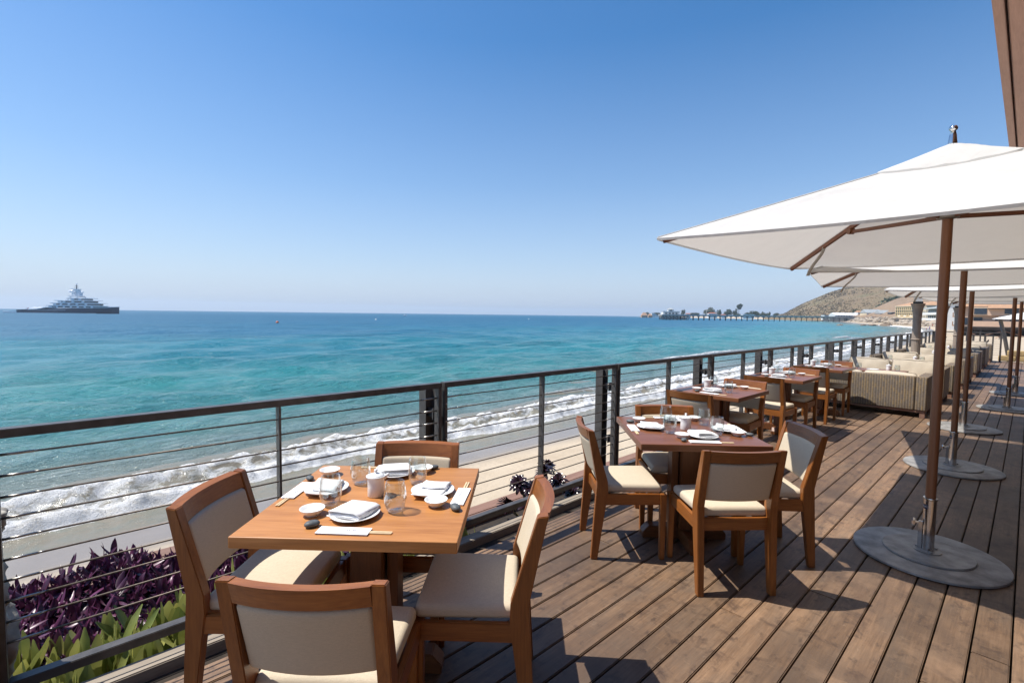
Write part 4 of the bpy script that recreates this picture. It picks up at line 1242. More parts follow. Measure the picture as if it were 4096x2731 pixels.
for i, (y, nm) in enumerate(((11.50, 'first'), (14.60, 'second'), (17.85, 'third'), (21.35, 'fourth'))):
    lp = [('tabletop', lt_top, (0, 0, 0.60))] + [('leg', lt_leg, (a * 0.36, b * 0.22, 0)) for a in (-1, 1) for b in (-1, 1)]
    thing('lounge_table', 'low wooden table between the %s pair of sofas' % nm, 'table', lp, (-1.95, y, 0), 0, 'low tables between the sofas')
    w = 'the low table between the %s pair of sofas' % nm
    thing('sauce_jar', 'white lidded jar on ' + w, 'jar', [('jar_body', jar_body), ('jar_lid', jar_lid)], (-1.80, y + 0.05, 0.6165), 0, 'lidded sauce jars on the tables')
    one('tumbler', glass_m, 'clear glass towards the sea on ' + w, 'glass', (-2.25, y - 0.05, 0.6165), 0, 'stemless glasses on the tables')
    one('tumbler', glass_m, 'clear glass towards the walkway on ' + w, 'glass', (-1.66, y - 0.02, 0.6165), 0, 'stemless glasses on the tables')
    one('dinner_plate', plate_m, 'white plate on ' + w, 'plate', (-2.02, y - 0.1, 0.6165), 0, 'plates on the tables')

# ------------------------------------------------------------------ patio heaters
def flute(prof, n=72, k=18, amt=0.05):
    vs, fs = [], []
    for (r, z) in prof:
        for i in range(n):
            t = 2 * math.pi * i / n
            q = r * (1 - amt * (0.5 + 0.5 * math.cos(k * t)))
            vs.append((q * math.cos(t), q * math.sin(t), z))
    for j in range(len(prof) - 1):
        for i in range(n):
            i2 = (i + 1) % n
            fs.append((j * n + i, j * n + i2, (j + 1) * n + i2, (j + 1) * n + i))
    return MB().add(vs, fs)
col_m = flute([(0.105, 0.10), (0.098, 0.5), (0.094, 1.0), (0.088, 1.55)]).mesh('fluted_column', 'tan_plastic', True)
cap2_m = flute([(0.088, 1.556), (0.092, 1.66), (0.098, 1.78), (0.118, 1.90), (0.150, 1.99), (0.155, 2.0), (0.150, 2.002)], amt=0.03).mesh('flared_capital', 'tan_plastic', True)
ring_m = MB().lathe([(0.095, 1.07), (0.108, 1.078), (0.110, 1.09), (0.106, 1.10), (0.092, 1.106)], 40).lathe([(0.089, 1.54), (0.097, 1.545), (0.097, 1.56), (0.088, 1.565)], 40).mesh('ring_band', 'tan_plastic', True)
hbase_m = MB().lathe([(0.24, 0), (0.25, 0.02), (0.24, 0.09), (0.20, 0.12), (0.11, 0.13)], 40).mesh('heater_base', 'tan_plastic', True)
burn_m = MB().box(-0.085, 0.085, -0.085, 0.085, 2.05, 2.26).mesh('burner_head', 'chrome', bevel=0.006)
burn2_m = MB().box(-0.10, 0.10, -0.10, 0.10, 2.003, 2.05).mesh('burner_tray', 'blackmetal', bevel=0.006)
hood_m = MB().add([(-.55, -.45, 2.27), (.55, -.45, 2.27), (.55, .45, 2.27), (-.55, .45, 2.27), (-.53, -.43, 2.45), (.53, -.43, 2.45), (.53, .43, 2.45), (-.53, .43, 2.45)],
                  [(0, 3, 2, 1), (4, 5, 6, 7), (0, 1, 5, 4), (1, 2, 6, 5), (2, 3, 7, 6), (3, 0, 4, 7)]).mesh('reflector_hood', 'whitepaint', bevel=0.006)
for (x, y, lb) in ((-1.97, 16.0, 'tall taupe fluted patio heater with white hood, front one beside the railing'), (-1.74, 18.85, 'tall taupe patio heater half hidden by the front umbrella pole'),
                   (-1.62, 21.6, 'tall taupe patio heater farthest along the deck')):
    thing('patio_heater', lb, 'heater', [('heater_base', hbase_m), ('fluted_column', col_m), ('flared_capital', cap2_m), ('ring_band', ring_m), ('burner_tray', burn2_m), ('burner_head', burn_m), ('reflector_hood', hood_m)],
          (x, y, 0), rad(8), 'patio heaters among the sofas')

# ------------------------------------------------------------------ plants along the railing
def leafmat(name, c1, c2, rough=0.35, trans=0.15, edge=None):
    t = NT(name)
    v = t.coords(rnd=10)
    n1 = t.noise(v, 14, 4)
    oi = t.n('Attribute', {'attribute_name': 'tint'}).outputs['Fac']
    c = t.mix(t.math('ADD', t.math('MULTIPLY', n1, 0.4), t.math('MULTIPLY', oi, 0.7), True), c1, c2)
    p = t.principled(Base_Color=c, Roughness=rough)
    tr = t.n('BsdfTranslucent', Color=c).outputs[0]
    return t.done(t.n('MixShader', Fac=trans, i1=p, i2=tr).outputs[0])
M['purple_leaf'] = leafmat('purple_leaf', (0.022, 0.007, 0.016), (0.155, 0.040, 0.105), 0.36, 0.15)
M['green_leaf'] = leafmat('succulent_leaf', (0.065, 0.125, 0.022), (0.50, 0.48, 0.15), 0.42, 0.22)
M['black_leaf'] = leafmat('dark_rosette_leaf', (0.010, 0.006, 0.009), (0.05, 0.014, 0.02), 0.18, 0.03)
M['stem'] = flat('fleshy_stem', (0.16, 0.13, 0.06), 0.6)

def leaf_arrays(n_seg=4):
    return n_seg
def add_leaf(V, Fc, T, base, yaw, pitch, L, W, bend, cup, tint, shape='lance', th=0.0, roll=0.0):
    """one curved leaf: a strip 3 wide, n long, folded along the midrib"""
    n = 6
    b0 = len(V)
    d = Vector((math.cos(yaw) * math.cos(pitch), math.sin(yaw) * math.cos(pitch), math.sin(pitch)))
    side = Vector((-math.sin(yaw), math.cos(yaw), 0))
    up = d.cross(side) * -1
    if roll:
        side, up = side * math.cos(roll) + up * math.sin(roll), up * math.cos(roll) - side * math.sin(roll)
    p = Vector(base)
    step = L / n
    for i in range(n + 1):
        t = i / n
        if shape == 'lance': w = W * (math.sin(math.pi * min(0.12 + t * 0.88, 1)) ** 0.8) * (1.0 if t < 0.98 else 0.1)
        elif shape == 'paddle': w = W * (0.35 + 0.65 * math.sin(math.pi * min(t * 0.62 + 0.02, 1))) * (1 - max(0, (t - 0.80) / 0.20) ** 2 * 0.8)
        else: w = W * (0.4 + 0.6 * t) * (1 - max(0, (t - 0.72) / 0.28) ** 2 * 0.75)
        for k in (-1, 0, 1):
            V.append(tuple(p + side * (k * w / 2) + up * (cup * w * (abs(k) - 0.4))))
            T.append(tint)
        ang = bend / n
        d, up = d * math.cos(ang) - up * math.sin(ang), up * math.cos(ang) + d * math.sin(ang)
        p = p + d * step
    for i in range(n):
        for k in (0, 1):
            a = b0 + i * 3 + k
            Fc.append((a, a + 1, a + 4, a + 3))
def leaf_mesh(name, V, Fc, T, mat):
    me = bpy.data.meshes.new(name)
    me.from_pydata(V, [], Fc)
    at = me.attributes.new('tint', 'FLOAT', 'POINT')
    at.data.foreach_set('value', T)
    me.materials.append(M[mat])
    me.polygons.foreach_set('use_smooth', [True] * len(Fc))
    return me
rd = random.Random(5)
V, Fc, T = [], [], []
for i in range(5200):
    y = rd.uniform(-0.9, 1.75)
    x = rd.uniform(-4.22, -3.22)
    if rd.random() < 0.25: x = rd.uniform(-4.26, -3.95)
    hmax = 0.20 + 0.05 * math.sin(y * 3.1 + x) + 0.05 * math.sin(y * 7.7 - x * 3)
    z = -0.34 + rd.random() ** 0.6 * hmax * 0.9
    add_leaf(V, Fc, T, (x, y, z), rd.uniform(0, 6.28), rd.uniform(-0.2, 1.25), rd.uniform(0.045, 0.15), rd.uniform(0.018, 0.044), rd.uniform(-0.4, 1.5), rd.uniform(0.1, 0.45), rd.random() ** 1.6, 'lance', roll=rd.uniform(-.5, .5))
for i in range(500):
    y = rd.uniform(5.9, 10.5); x = rd.uniform(-3.35, -2.98)
    add_leaf(V, Fc, T, (x, y, -0.34 + rd.random() * 0.22), rd.uniform(0, 6.28), rd.uniform(-0.1, 1.2), rd.uniform(0.06, 0.12), 0.03, rd.uniform(0, .8), .25, rd.random() ** 1.6)
pg = tag(link('purple_groundcover', leaf_mesh('purple_groundcover', V, Fc, T, 'purple_leaf')), 'mass of dark purple leaves spilling over the planter', 'ground cover', kind='stuff')

def succulent(seed, n=15, size=1.0):
    rd = random.Random(seed)
    V, Fc, T = [], [], []
    for i in range(n):
        yaw = rd.uniform(0, 6.28)
        t = i / n
        add_leaf(V, Fc, T, (0.03 * math.cos(yaw), 0.03 * math.sin(yaw), -0.02 + rd.uniform(0, 0.03)), yaw, 1.45 - 0.85 * t + rd.uniform(-.12, .12), size * rd.uniform(0.20, 0.38), size * rd.uniform(0.040, 0.062),
                 rd.uniform(-0.1, 0.9), rd.uniform(-0.3, -0.08), min(1, rd.random() ** 1.2 + 0.05), 'paddle', roll=rd.uniform(-.3, .3))
    return leaf_mesh('succulent_leaves', V, Fc, T, 'green_leaf')
SUC = [succulent(s, 16 + s) for s in range(5)]
spots = []
for i in range(40):
    y = -0.70 + i * 0.055 + rd.uniform(-.03, .03)
    x = -2.80 - 0.50 * ((i * 0.618) % 1.0) + rd.uniform(-.02, .02)
    spots.append((x, y))
spots += [(-2.80, 1.78), (-2.86, 1.88), (-2.78, 1.93), (-2.79, 2.10), (-2.80, 1.68)]
for i, (x, y) in enumerate(spots):
    one('green_succulent', SUC[i % 5], 'green paddle leaved succulent in the row below the railing, beside the purple leaves' if y < 1.6 else 'green succulent between the orange table and the deck edge', 'plant',
        (x, y, -0.335 + rd.uniform(-0.02, 0.03)), rd.uniform(0, 6.28), 'green succulents in the planter' if y < 1.6 else 'succulents at the deck edge', rd.uniform(0.8, 1.2))

def rosette(seed, size):
    rd = random.Random(seed)
    V, Fc, T = [], [], []
    N = 44
    for i in range(N):
        t = i / N
        yaw = i * 2.39996
        add_leaf(V, Fc, T, (0, 0, 0.012 * (1 - t)), yaw, 1.25 - 1.25 * t + rd.uniform(-.1, .1), size * (0.45 + 0.6 * t) * rd.uniform(.85, 1.1), size * 0.30, -0.6 - 0.4 * t, 0.2, (rd.random() ** 2) * (1.0 if t < 0.35 else 0.5), 'spoon')
    return leaf_mesh('rosette', V, Fc, T, 'black_leaf')
ROS = [rosette(s, 0.10) for s in range(3)]
def aeonium(x, y, spec, label):
    parts = []
    for j, (dx, dy, dz, tx_, ty_) in enumerate(spec):
        parts.append(('rosette', ROS[j % 3], (dx, dy, dz), (tx_, ty_, j)))
        parts.append(('stem', MB().tube([(dx * 0.1, dy * 0.1, 0), (dx * 0.45, dy * 0.5, dz * 0.45), (dx * 0.95, dy * 0.95, dz - 0.01)], [0.013, 0.011, 0.008], 7).mesh('stem', 'stem', True)))
    thing('rosette_succulent', label, 'plant', parts, (x, y, -0.34), 0, 'dark rosette succulents', (1.15, 1.15, 1.25))
aeonium(-2.90, 3.06, [(0.02, 0.03, 0.44, .1, -.3), (-0.10, -0.12, 0.36, .5, -.2), (0.06, -0.17, 0.25, .4, .3), (-0.02, -0.32, 0.27, .6, .1), (0.05, 0.17, 0.35, -.4, .3), (-0.10, 0.20, 0.42, -.3, -.2), (0.10, 0.22, 0.16, -.3, .5),
                      (0.03, -0.30, 0.12, .5, .4), (-0.12, 0.03, 0.28, 0, -.6), (0.0, -0.05, 0.33, .3, .2), (0.08, 0.30, 0.24, -.5, .4)], 'black purple rosette succulent growing up through the railing')
aeonium(-2.88, 6.05, [(0.02, 0.03, 0.34, .1, -.3), (-0.06, -0.12, 0.26, .5, -.2), (0.06, -0.17, 0.2, .4, .3), (0.05, 0.17, 0.25, -.4, .3), (-0.10, 0.20, 0.3, -.3, -.2)], 'dark rosette succulent behind the first railing table')

# ------------------------------------------------------------------ yacht at anchor
M['hull'] = flat('navy_hull', (0.020, 0.030, 0.065), 0.25, 0, 0.05, 0.05)
M['yachtwhite'] = flat('yacht_white', (0.74, 0.76, 0.79), 0.3, 0, 0.02, 0.05)
M['darkglass'] = flat('dark_window_glass', (0.025, 0.035, 0.05), 0.12, 0, 0.1, 0.3)
M['teakdeck'] = flat('yacht_teak', (0.4, 0.3, 0.2), 0.6)
M['red'] = flat('red_paint', (0.45, 0.03, 0.02), 0.5)
M['orange'] = flat('orange_plastic', (0.6, 0.12, 0.03), 0.5)
def hullform(L, B, stations, mat, name, keel=-1.5):
    """stations: (x, half beam fraction at deck, sheer z, half beam fraction at waterline)"""
    vs, fs = [], []
    for (x, bd, z, bw) in stations:
        vs += [(x, -B * bw * 0.7, keel), (x, -B * bw, 0.4), (x, -B * bd, z), (x, B * bd, z), (x, B * bw, 0.4), (x, B * bw * 0.7, keel)]
    n = len(stations)
    for i in range(n - 1):
        for k in range(6):
            k2 = (k + 1) % 6
            fs.append((i * 6 + k, i * 6 + k2, i * 6 + 6 + k2, i * 6 + 6 + k))
    fs.append(tuple(range(6)))
    fs.append(tuple(range((n - 1) * 6, n * 6))[::-1])
    return MB().add(vs, fs).mesh(name, mat)
def deckplan(x0, x1, hb, nose=10.0, tail=2.0):
    pts = [(x0, -hb * 0.8), (x0 + tail, -hb)]
    for i in range(6):
        t = i / 5
        pts.append((x1 - nose + nose * math.sin(t * math.pi / 2), -hb * math.cos(t * math.pi / 2)))
    m = [(x, -y) for (x, y) in reversed(pts[:-1])]
    return pts + m
def ydeck(x0, x1, hb, z0, z1, mat, nose=10.0):
    return MB().prism(deckplan(x0, x1, hb, nose), 'z', z0, z1).mesh('yacht_tier', mat)
Yc = (-690.0, 5.0, SEA)
parts = [('hull', hullform(52, 7.5, [(-46, .8, 3.6, .75), (-40, .95, 3.9, .9), (-20, 1, 4.6, 1), (-6, 1, 5.6, 1), (15, 1, 6.2, .95), (34, .85, 6.8, .62), (46, .45, 7.4, .24), (53, .05, 7.9, .015)], 'hull', 'hull')),
         ('swim_platform', MB().box(-51, -46, -6, 6, 0.3, 1.2).mesh('swim_platform', 'yachtwhite')),
         ('boot_stripe', MB().box(-46, 36, -7.6, -7.53, 0.1, 0.45).mesh('boot_stripe', 'yachtwhite')),
         ('hull_stripe', MB().box(-33, 5, -7.58, -7.5, 3.5, 3.8).mesh('hull_stripe', 'yachtwhite')),
         ('bulwark', MB().add([(15, -7.5, 6.15), (34, -6.4, 6.75), (46, -3.4, 7.35), (53.4, 0, 7.9), (46, 3.4, 7.35), (34, 6.4, 6.75), (15, 7.5, 6.15), (13, -7.5, 6.5), (34, -6.45, 7.5), (46, -3.5, 8.1), (54, 0, 8.6), (46, 3.5, 8.1), (34, 6.45, 7.5), (13, 7.5, 6.5)],
                          [(0, 1, 8, 7), (1, 2, 9, 8), (2, 3, 10, 9), (3, 4, 11, 10), (4, 5, 12, 11), (5, 6, 13, 12), (7, 8, 9, 10, 11, 12, 13)]).mesh('bulwark', 'yachtwhite'))]
TIER = [(-14, 43, 6.6, 6.2, 8.6, 12), (-10, 38, 6.2, 9.3, 11.6, 12), (-5, 33, 5.8, 12.3, 14.6, 11), (7, 28, 5.0, 15.3, 17.4, 9)]
SLAB = [(-17, 45, 7.2, 8.6, 9.3, 13), (-13, 41, 6.8, 11.6, 12.3, 12), (-9, 36, 6.3, 14.6, 15.3, 11), (3, 31, 5.4, 17.4, 18.2, 9)]
for (a, b, hb, z0, z1, ns) in TIER:
    parts.append(('cabin_tier', ydeck(a, b - 2, hb, z0, z1, 'yachtwhite', ns), None, None, [('window_band', ydeck(a + 3, b - 1.8, hb + .15, z0 + .75, z1 - .35, 'darkglass', ns))]))
for (a, b, hb, z0, z1, ns) in SLAB:
    parts.append(('deck_slab', ydeck(a, b, hb, z0, z1, 'yachtwhite', ns)))
for (x, z) in [(-4, 6.3), (3, 6.3), (10, 6.3), (17, 6.3), (24, 6.3), (31, 6.3), (0, 9.4), (8, 9.4), (16, 9.4), (25, 9.4), (3, 12.4), (12, 12.4), (22, 12.4), (12, 15.4), (19, 15.4)]:
    parts.append(('cabin_panel', MB().box(x - 1.1, x + 1.1, -6.95, -6.0, z, z + 2.2).mesh('cabin_panel', 'yachtwhite')))
parts += [('arch', MB().prism([(2, 15.3), (5, 15.3), (9, 19.5), (14, 19.5), (16, 18.2), (17, 18.2), (15, 20.3), (8, 20.3)], 'y', -4.6, -4.2).mesh('arch', 'yachtwhite')),
          ('arch', MB().prism([(2, 15.3), (5, 15.3), (9, 19.5), (14, 19.5), (16, 18.2), (17, 18.2), (15, 20.3), (8, 20.3)], 'y', 4.2, 4.6).mesh('arch2', 'yachtwhite')),
          ('sun_deck', ydeck(4, 18, 4.2, 20.0, 20.8, 'yachtwhite', 4)),
          ('mast', MB().prism([(8, 20.8), (15, 20.8), (13, 29), (9, 29)], 'y', -1.5, 1.5).mesh('mast', 'yachtwhite')),
          ('mast_platform', MB().box(6.5, 14, -2, 2, 28.3, 28.9).mesh('mast_platform', 'yachtwhite')),
          ('mast_top', MB().tube([(10.5, 0, 28.9), (10.8, 0, 34.5)], [0.5, 0.25], 8).box(8.5, 12.5, -.3, .3, 30.6, 31.0).box(9, 12, -.3, .3, 32.6, 33.0).mesh('mast_top', 'hull')),
          ('radar_dome', MB().lathe([(0.01, -1.3), (.9, -.9), (1.3, 0), (.9, .9), (.01, 1.3)], 14, c=(16.2, 0, 25)).tube([(16.2, 0, 20.8), (16.2, 0, 24)], .4, 6).mesh('radar_dome', 'yachtwhite', True)),
          ('radar_dome', MB().lathe([(0.01, -1.0), (.8, -.7), (1.0, 0), (.8, .7), (.01, 1.0)], 14, c=(10.5, -2.4, 25.2)).tube([(10.5, -2.4, 20.8), (10.5, -2.4, 24.4)], .35, 6).mesh('radar_dome_small', 'yachtwhite', True)),
          ('radar_dome', MB().lathe([(0.01, -.8), (.6, -.6), (.8, 0), (.6, .6), (.01, .8)], 12, c=(10.8, 0, 34.8)).mesh('radar_dome_top', 'yachtwhite', True)),
          ('helicopter_cover', MB().lathe([(0.01, -1.6), (2.2, -1.0), (3.0, 0), (2.0, 1.4), (.01, 1.8)], 14, 1.2, .6, (5.5, 0, 26)).mesh('tail_fin', 'yachtwhite', True)),
          ('fin_stay', MB().prism([(6, 20.8), (9, 20.8), (8, 26), (6, 26)], 'y', -1, 1).mesh('fin_stay', 'yachtwhite')),
          ('aft_awning', MB().lathe([(4.6, 6.1), (0.01, 7.0)], 10, 1, .7, (-32.5, 0, 0)).tube([(-32.5, 0, 4), (-32.5, 0, 7)], .12, 6).mesh('aft_awning', 'yachtwhite')),
          ('aft_awning', MB().lathe([(4.2, 6.1), (0.01, 7.1)], 10, 1, .7, (-27.5, 0, 0)).tube([(-27.5, 0, 4), (-27.5, 0, 7)], .12, 6).mesh('aft_awning2', 'yachtwhite')),
          ('ensign', MB().prism([(-41, 4.0), (-39.6, 6.6), (-39.2, 6.4), (-40.2, 4.0)], 'y', -.1, .1).mesh('ensign', 'red')),
          ('crane', MB().tube([(-39, -3, 3.8), (-38.6, -3, 6.0), (-37.5, -3, 4.0)], .2, 5).mesh('crane', 'yachtwhite')),
          ('aft_ramp', MB().prism([(-24, 4.5), (-15, 6.4), (-6, 6.6), (-6, 7.3), (-15, 7.1), (-24, 5.1)], 'y', -7.4, 7.4).mesh('aft_ramp', 'yachtwhite'))]
thing('motor_yacht', 'huge navy hulled motor yacht with white decks anchored offshore', 'yacht', parts, Yc, math.atan2(0.731, 0.683), None, (1.03, 1.0, 0.88))
one('tender_boat', hullform(6, 1.3, [(-5, .9, 1.1, .8), (0, 1, 1.2, .9), (3, .8, 1.4, .6), (5.5, .1, 1.7, .05)], 'yachtwhite', 'tender', -.4), 'small white tender lying at the stern of the yacht', 'boat', (-727.5, -40.0, SEA), math.atan2(0.731, 0.683) + math.pi)
thing('fishing_boat', 'tiny white boat far out on the horizon', 'boat', [('hull', hullform(4, 1.3, [(-3.5, .9, 1.0, .8), (0, 1, 1.1, .9), (3.6, .1, 1.7, .05)], 'yachtwhite', 'boat_hull', -.4)), ('cabin', MB().box(-1.6, 0.8, -.8, .8, 1.0, 2.6).mesh('boat_cabin', 'yachtwhite'))],
      (-711, 419, SEA), math.atan2(0.731, 0.683))
buoy_m = MB().lathe([(0.01, -.4), (.4, -.25), (.5, .1), (.35, .45), (.12, .6), (.01, .65)], 12)
for (x, y, mt, lb) in ((-205.8, 63.4, 'orange', 'small orange mooring buoy floating off the beach'), (-281, 145, 'whitepaint', 'small white mooring buoy farther out'), (-330, 330, 'whitepaint', 'white buoy towards the pier')):
    one('mooring_buoy', buoy_m.mesh('buoy_' + mt, mt, True), lb, 'buoy', (x, y, SEA), 0, 'mooring buoys', 1.3)

# ------------------------------------------------------------------ pier
M['pierwood'] = flat('dark_pier_timber', (0.05, 0.043, 0.04), 0.85, 0, 0.2, 0.6)
M['pierdeck'] = flat('grey_pier_deck', (0.36, 0.35, 0.33), 0.8, 0, 0.15, 0.4)
M['stucco_white'] = flat('white_stucco', (0.72, 0.72, 0.70), 0.8, 0, 0.05, 0.5)
M['roof_grey'] = flat('grey_roof', (0.36, 0.38, 0.38), 0.8, 0, 0.08, 0.5)
M['roof_red'] = flat('red_tile_roof', (0.33, 0.12, 0.07), 0.8, 0, 0.1, 0.6)
M['roof_tan'] = flat('tan_roof_shingle', (0.40, 0.235, 0.135), 0.85, 0, 0.10, 2.0)
M['yellow'] = flat('yellow_stucco', (0.66, 0.50, 0.25), 0.8, 0, 0.05, 0.5)
M['cream'] = flat('cream_stucco', (0.62, 0.52, 0.36), 0.8, 0, 0.05, 0.5)
M['beige_pink'] = flat('beige_pink_stucco', (0.52, 0.36, 0.26), 0.8, 0, 0.04, 0.6)
M['asphalt'] = flat('asphalt', (0.06, 0.06, 0.06), 0.9)
pd = Vector((-186.4 + 328.6, 720.7 - 571.8, 0)); pang = math.atan2(pd.y, pd.x)
PLN = 275.0
pp = [('pier_deck', MB().box(35, PLN, -4, 4, 5.2, 6.0).box(-1, 35, -9, 9, 5.2, 6.0).mesh('pier_deck', 'pierdeck')),
      ('guard_rail', MB().box(35, PLN, -4, -3.9, 6.0, 7.1).mesh('guard_rail', 'pierdeck')), ('guard_rail', MB().box(35, PLN, 3.9, 4, 6.0, 7.1).mesh('guard_rail2', 'pierdeck')),
      ('guard_rail', MB().box(-1, 35, -9, -8.9, 6, 7.1).mesh('guard_rail3', 'pierdeck')), ('guard_rail', MB().box(-1, -.9, -8.9, 8.9, 6, 7.1).mesh('guard_rail4', 'pierdeck'))]
bent = MB().tube([(-1.3, -2.0, -2), (-1.0, -1.6, 5.2)], .36, 6).tube([(1.3, 2.0, -2), (1.0, 1.6, 5.2)], .36, 6).tube([(0, 0, -2), (0, 0, 5.2)], .36, 6).box(-.25, .25, -3.6, 3.6, 4.6, 5.19).mesh('pile_bent', 'pierwood')
bent2 = MB().tube([(0, -8.4, -2), (0, -8.0, 5.2)], .4, 6).tube([(0, -4, -2), (0, -4, 5.2)], .4, 6).tube([(0, 0, -2), (0, 0, 5.2)], .4, 6).tube([(0, 4, -2), (0, 4, 5.2)], .4, 6).tube([(0, 8, -2), (0, 8, 5.2)], .4, 6).box(-.3, .3, -8.4, 8.4, 4.5, 5.19).tube([(0, -8, 4.6), (3.6, -8, 0.6)], .25, 5).tube([(0, -8, .6), (3.6, -8, 4.6)], .25, 5).mesh('head_bent', 'pierwood')
for i in range(8):
    pp.append(('pile_bent', bent2, (0.5 + i * 4.6, 0, 0)))
x = 42.0
while x < PLN - 20:
    pp.append(('pile_bent', bent, (x, 0, 0)))
    x += 7.0
pp.append(('lamp_mast', MB().tube([(60, 2, 6), (60, 2, 20)], [.15, .08], 6).mesh('lamp_mast', 'whitepaint')))
thing('pier', 'long timber pier on dark piles reaching across the bay', 'pier', pp, (-328.6, 571.8, SEA), pang)
def hiproof(w, d, h, z, over=0.4, ridge=0.4):
    a, b = w / 2 + over, d / 2 + over
    r = max(a - b, 0) if ridge is None else a * ridge
    return MB().add([(-a, -b, z), (a, -b, z), (a, b, z), (-a, b, z), (-r, 0, z + h), (r, 0, z + h)], [(0, 1, 5, 4), (1, 2, 5), (2, 3, 4, 5), (3, 0, 4), (0, 3, 2, 1)])
def gable(w, d, h, z, over=0.4):
    a, b = w / 2 + over, d / 2 + over
    return MB().add([(-a, -b, z), (a, -b, z), (a, b, z), (-a, b, z), (-a, 0, z + h), (a, 0, z + h)], [(0, 1, 5, 4), (1, 2, 5), (2, 3, 4, 5), (3, 0, 4), (0, 3, 2, 1)])
def windows(w, d, z, rows, cols, ww, wh, dz=3.0, mat='darkglass', margin=0.08):
    out = []
    me = MB().box(-ww / 2, ww / 2, -d / 2 - 0.06, -d / 2 + 0.05, -wh / 2, wh / 2).mesh('window', mat)
    for r in range(rows):
        for c in range(cols):
            x = -w / 2 + w * (margin + (1 - 2 * margin) * (c + 0.5) / cols)
            out.append(('window', me, (x, 0, z + r * dz)))
    return out
CAMR = math.atan2(0.731, 0.683)
def house(name, label, x, y, z, w, d, h, wall, roofm, rtype='hip', rh=2.0, rows=1, cols=3, rz=CAMR, ww=1.4, wh=1.3, cat='house', extra=None, group=None):
    parts = [('wall', MB().box(-w / 2, w / 2, -d / 2, d / 2, -4, h).mesh('wall', wall))]
    rm = hiproof(w, d, rh, h + 0.01) if rtype == 'hip' else gable(w, d, rh, h + 0.01) if rtype == 'gable' else MB().box(-w / 2 - .3, w / 2 + .3, -d / 2 - .3, d / 2 + .3, h + .01, h + rh)
    parts.append(('roof', rm.mesh('roof', roofm)))
    parts += windows(w, d, h / rows * 0.5, rows, cols, ww, wh, h / rows)
    parts += extra or []
    return thing(name, label, cat, parts, (x, y, z), rz, group)
ph = Vector((math.cos(pang), math.sin(pang), 0))
hx, hy = -328.6 + ph.x * 12, 571.8 + ph.y * 12
house('pier_pavilion', 'white pavilion with a small lantern roof at the end of the pier', hx, hy, SEA + 6.02, 21, 10, 4.6, 'stucco_white', 'roof_grey', 'flat', .5, 1, 4, CAMR, 2.6, 1.8, 'pavilion',
      [('lantern', MB().box(-3.4, 3.4, -3, 3, 5.1, 7.4).mesh('lantern', 'stucco_white')), ('lantern_roof', hiproof(6.8, 6, 2.0, 7.41, .6, .05).mesh('lantern_roof', 'roof_grey')),
       ('lantern_window', MB().box(-1.6, 1.6, -3.08, -2.9, 5.6, 6.9).mesh('lantern_window', 'darkglass'))])

# ------------------------------------------------------------------ trees
def crown_mat(name, c1, c2):
    return leafmat(name, c1, c2, 0.6, 0.12)
M['leaf_dark'] = crown_mat('dark_tree_leaves', (0.018, 0.032, 0.014), (0.075, 0.10, 0.04))
M['leaf_olive'] = crown_mat('olive_tree_leaves', (0.04, 0.052, 0.024), (0.13, 0.135, 0.065))
M['leaf_scrub'] = crown_mat('dry_scrub_leaves', (0.130, 0.108, 0.056), (0.20, 0.150, 0.085))
M['bark'] = flat('bark', (0.10, 0.07, 0.05), 0.9)
def tree(x, y, z, w, h, mat, label, seed, trunk=0.35, group='trees on the point', cat='tree', name='tree'):
    rd = random.Random(seed)
    V, Fc, T = [], [], []
    lobes = []
    n = 7 + rd.randrange(4)
    for i in range(n):
        a = rd.uniform(0, 6.28); r = rd.random() ** 0.6 * 0.34
        lobes.append((w * r * math.cos(a), w * r * math.sin(a) * 0.8, h * (trunk + (1 - trunk) * rd.uniform(0.2, 0.70)), w * rd.uniform(0.18, 0.32), h * (1 - trunk) * rd.uniform(0.20, 0.34)))
    cnt = 900
    s = max(w, h) * 0.050
    for i in range(cnt):
        L = lobes[i % n]
        u = Vector((rd.gauss(0, 1), rd.gauss(0, 1), rd.gauss(0, 1))).normalized() * (rd.random() ** 0.35)
        p = Vector((L[0] + u.x * L[3], L[1] + u.y * L[3], L[2] + u.z * L[4]))
        e1 = Vector((rd.gauss(0, 1), rd.gauss(0, 1), rd.gauss(0, 1))).normalized() * s * rd.uniform(.6, 1.3)
        e2 = e1.cross(Vector((rd.gauss(0, 1), rd.gauss(0, 1), rd.gauss(0, 1)))).normalized() * s * 0.6
        b = len(V)
        V += [tuple(p - e1), tuple(p + e2), tuple(p + e1), tuple(p - e2)]
        tv = rd.random()
        T += [tv] * 4
        Fc.append((b, b + 1, b + 2, b + 3))
    cr = leaf_mesh('crown', V, Fc, T, mat)
    tr = MB().tube([(0, 0, -2), (w * .02, 0, h * trunk), (w * .03, 0, h * .6)], [w * .035 + .1, w * .025 + .08, w * .012 + .04], 7)
    for L in lobes[:5]:
        tr.tube([(w * .02, 0, h * trunk * .9), (L[0] * .6, L[1] * .6, L[2] * .9), (L[0], L[1], L[2])], [w * .02 + .05, w * .012 + .04, .05], 5)
    return thing(name, label, cat, [('trunk', tr.mesh('trunk', 'bark')), ('crown', cr)], (x, y, z), rd.uniform(0, 6.28), group)
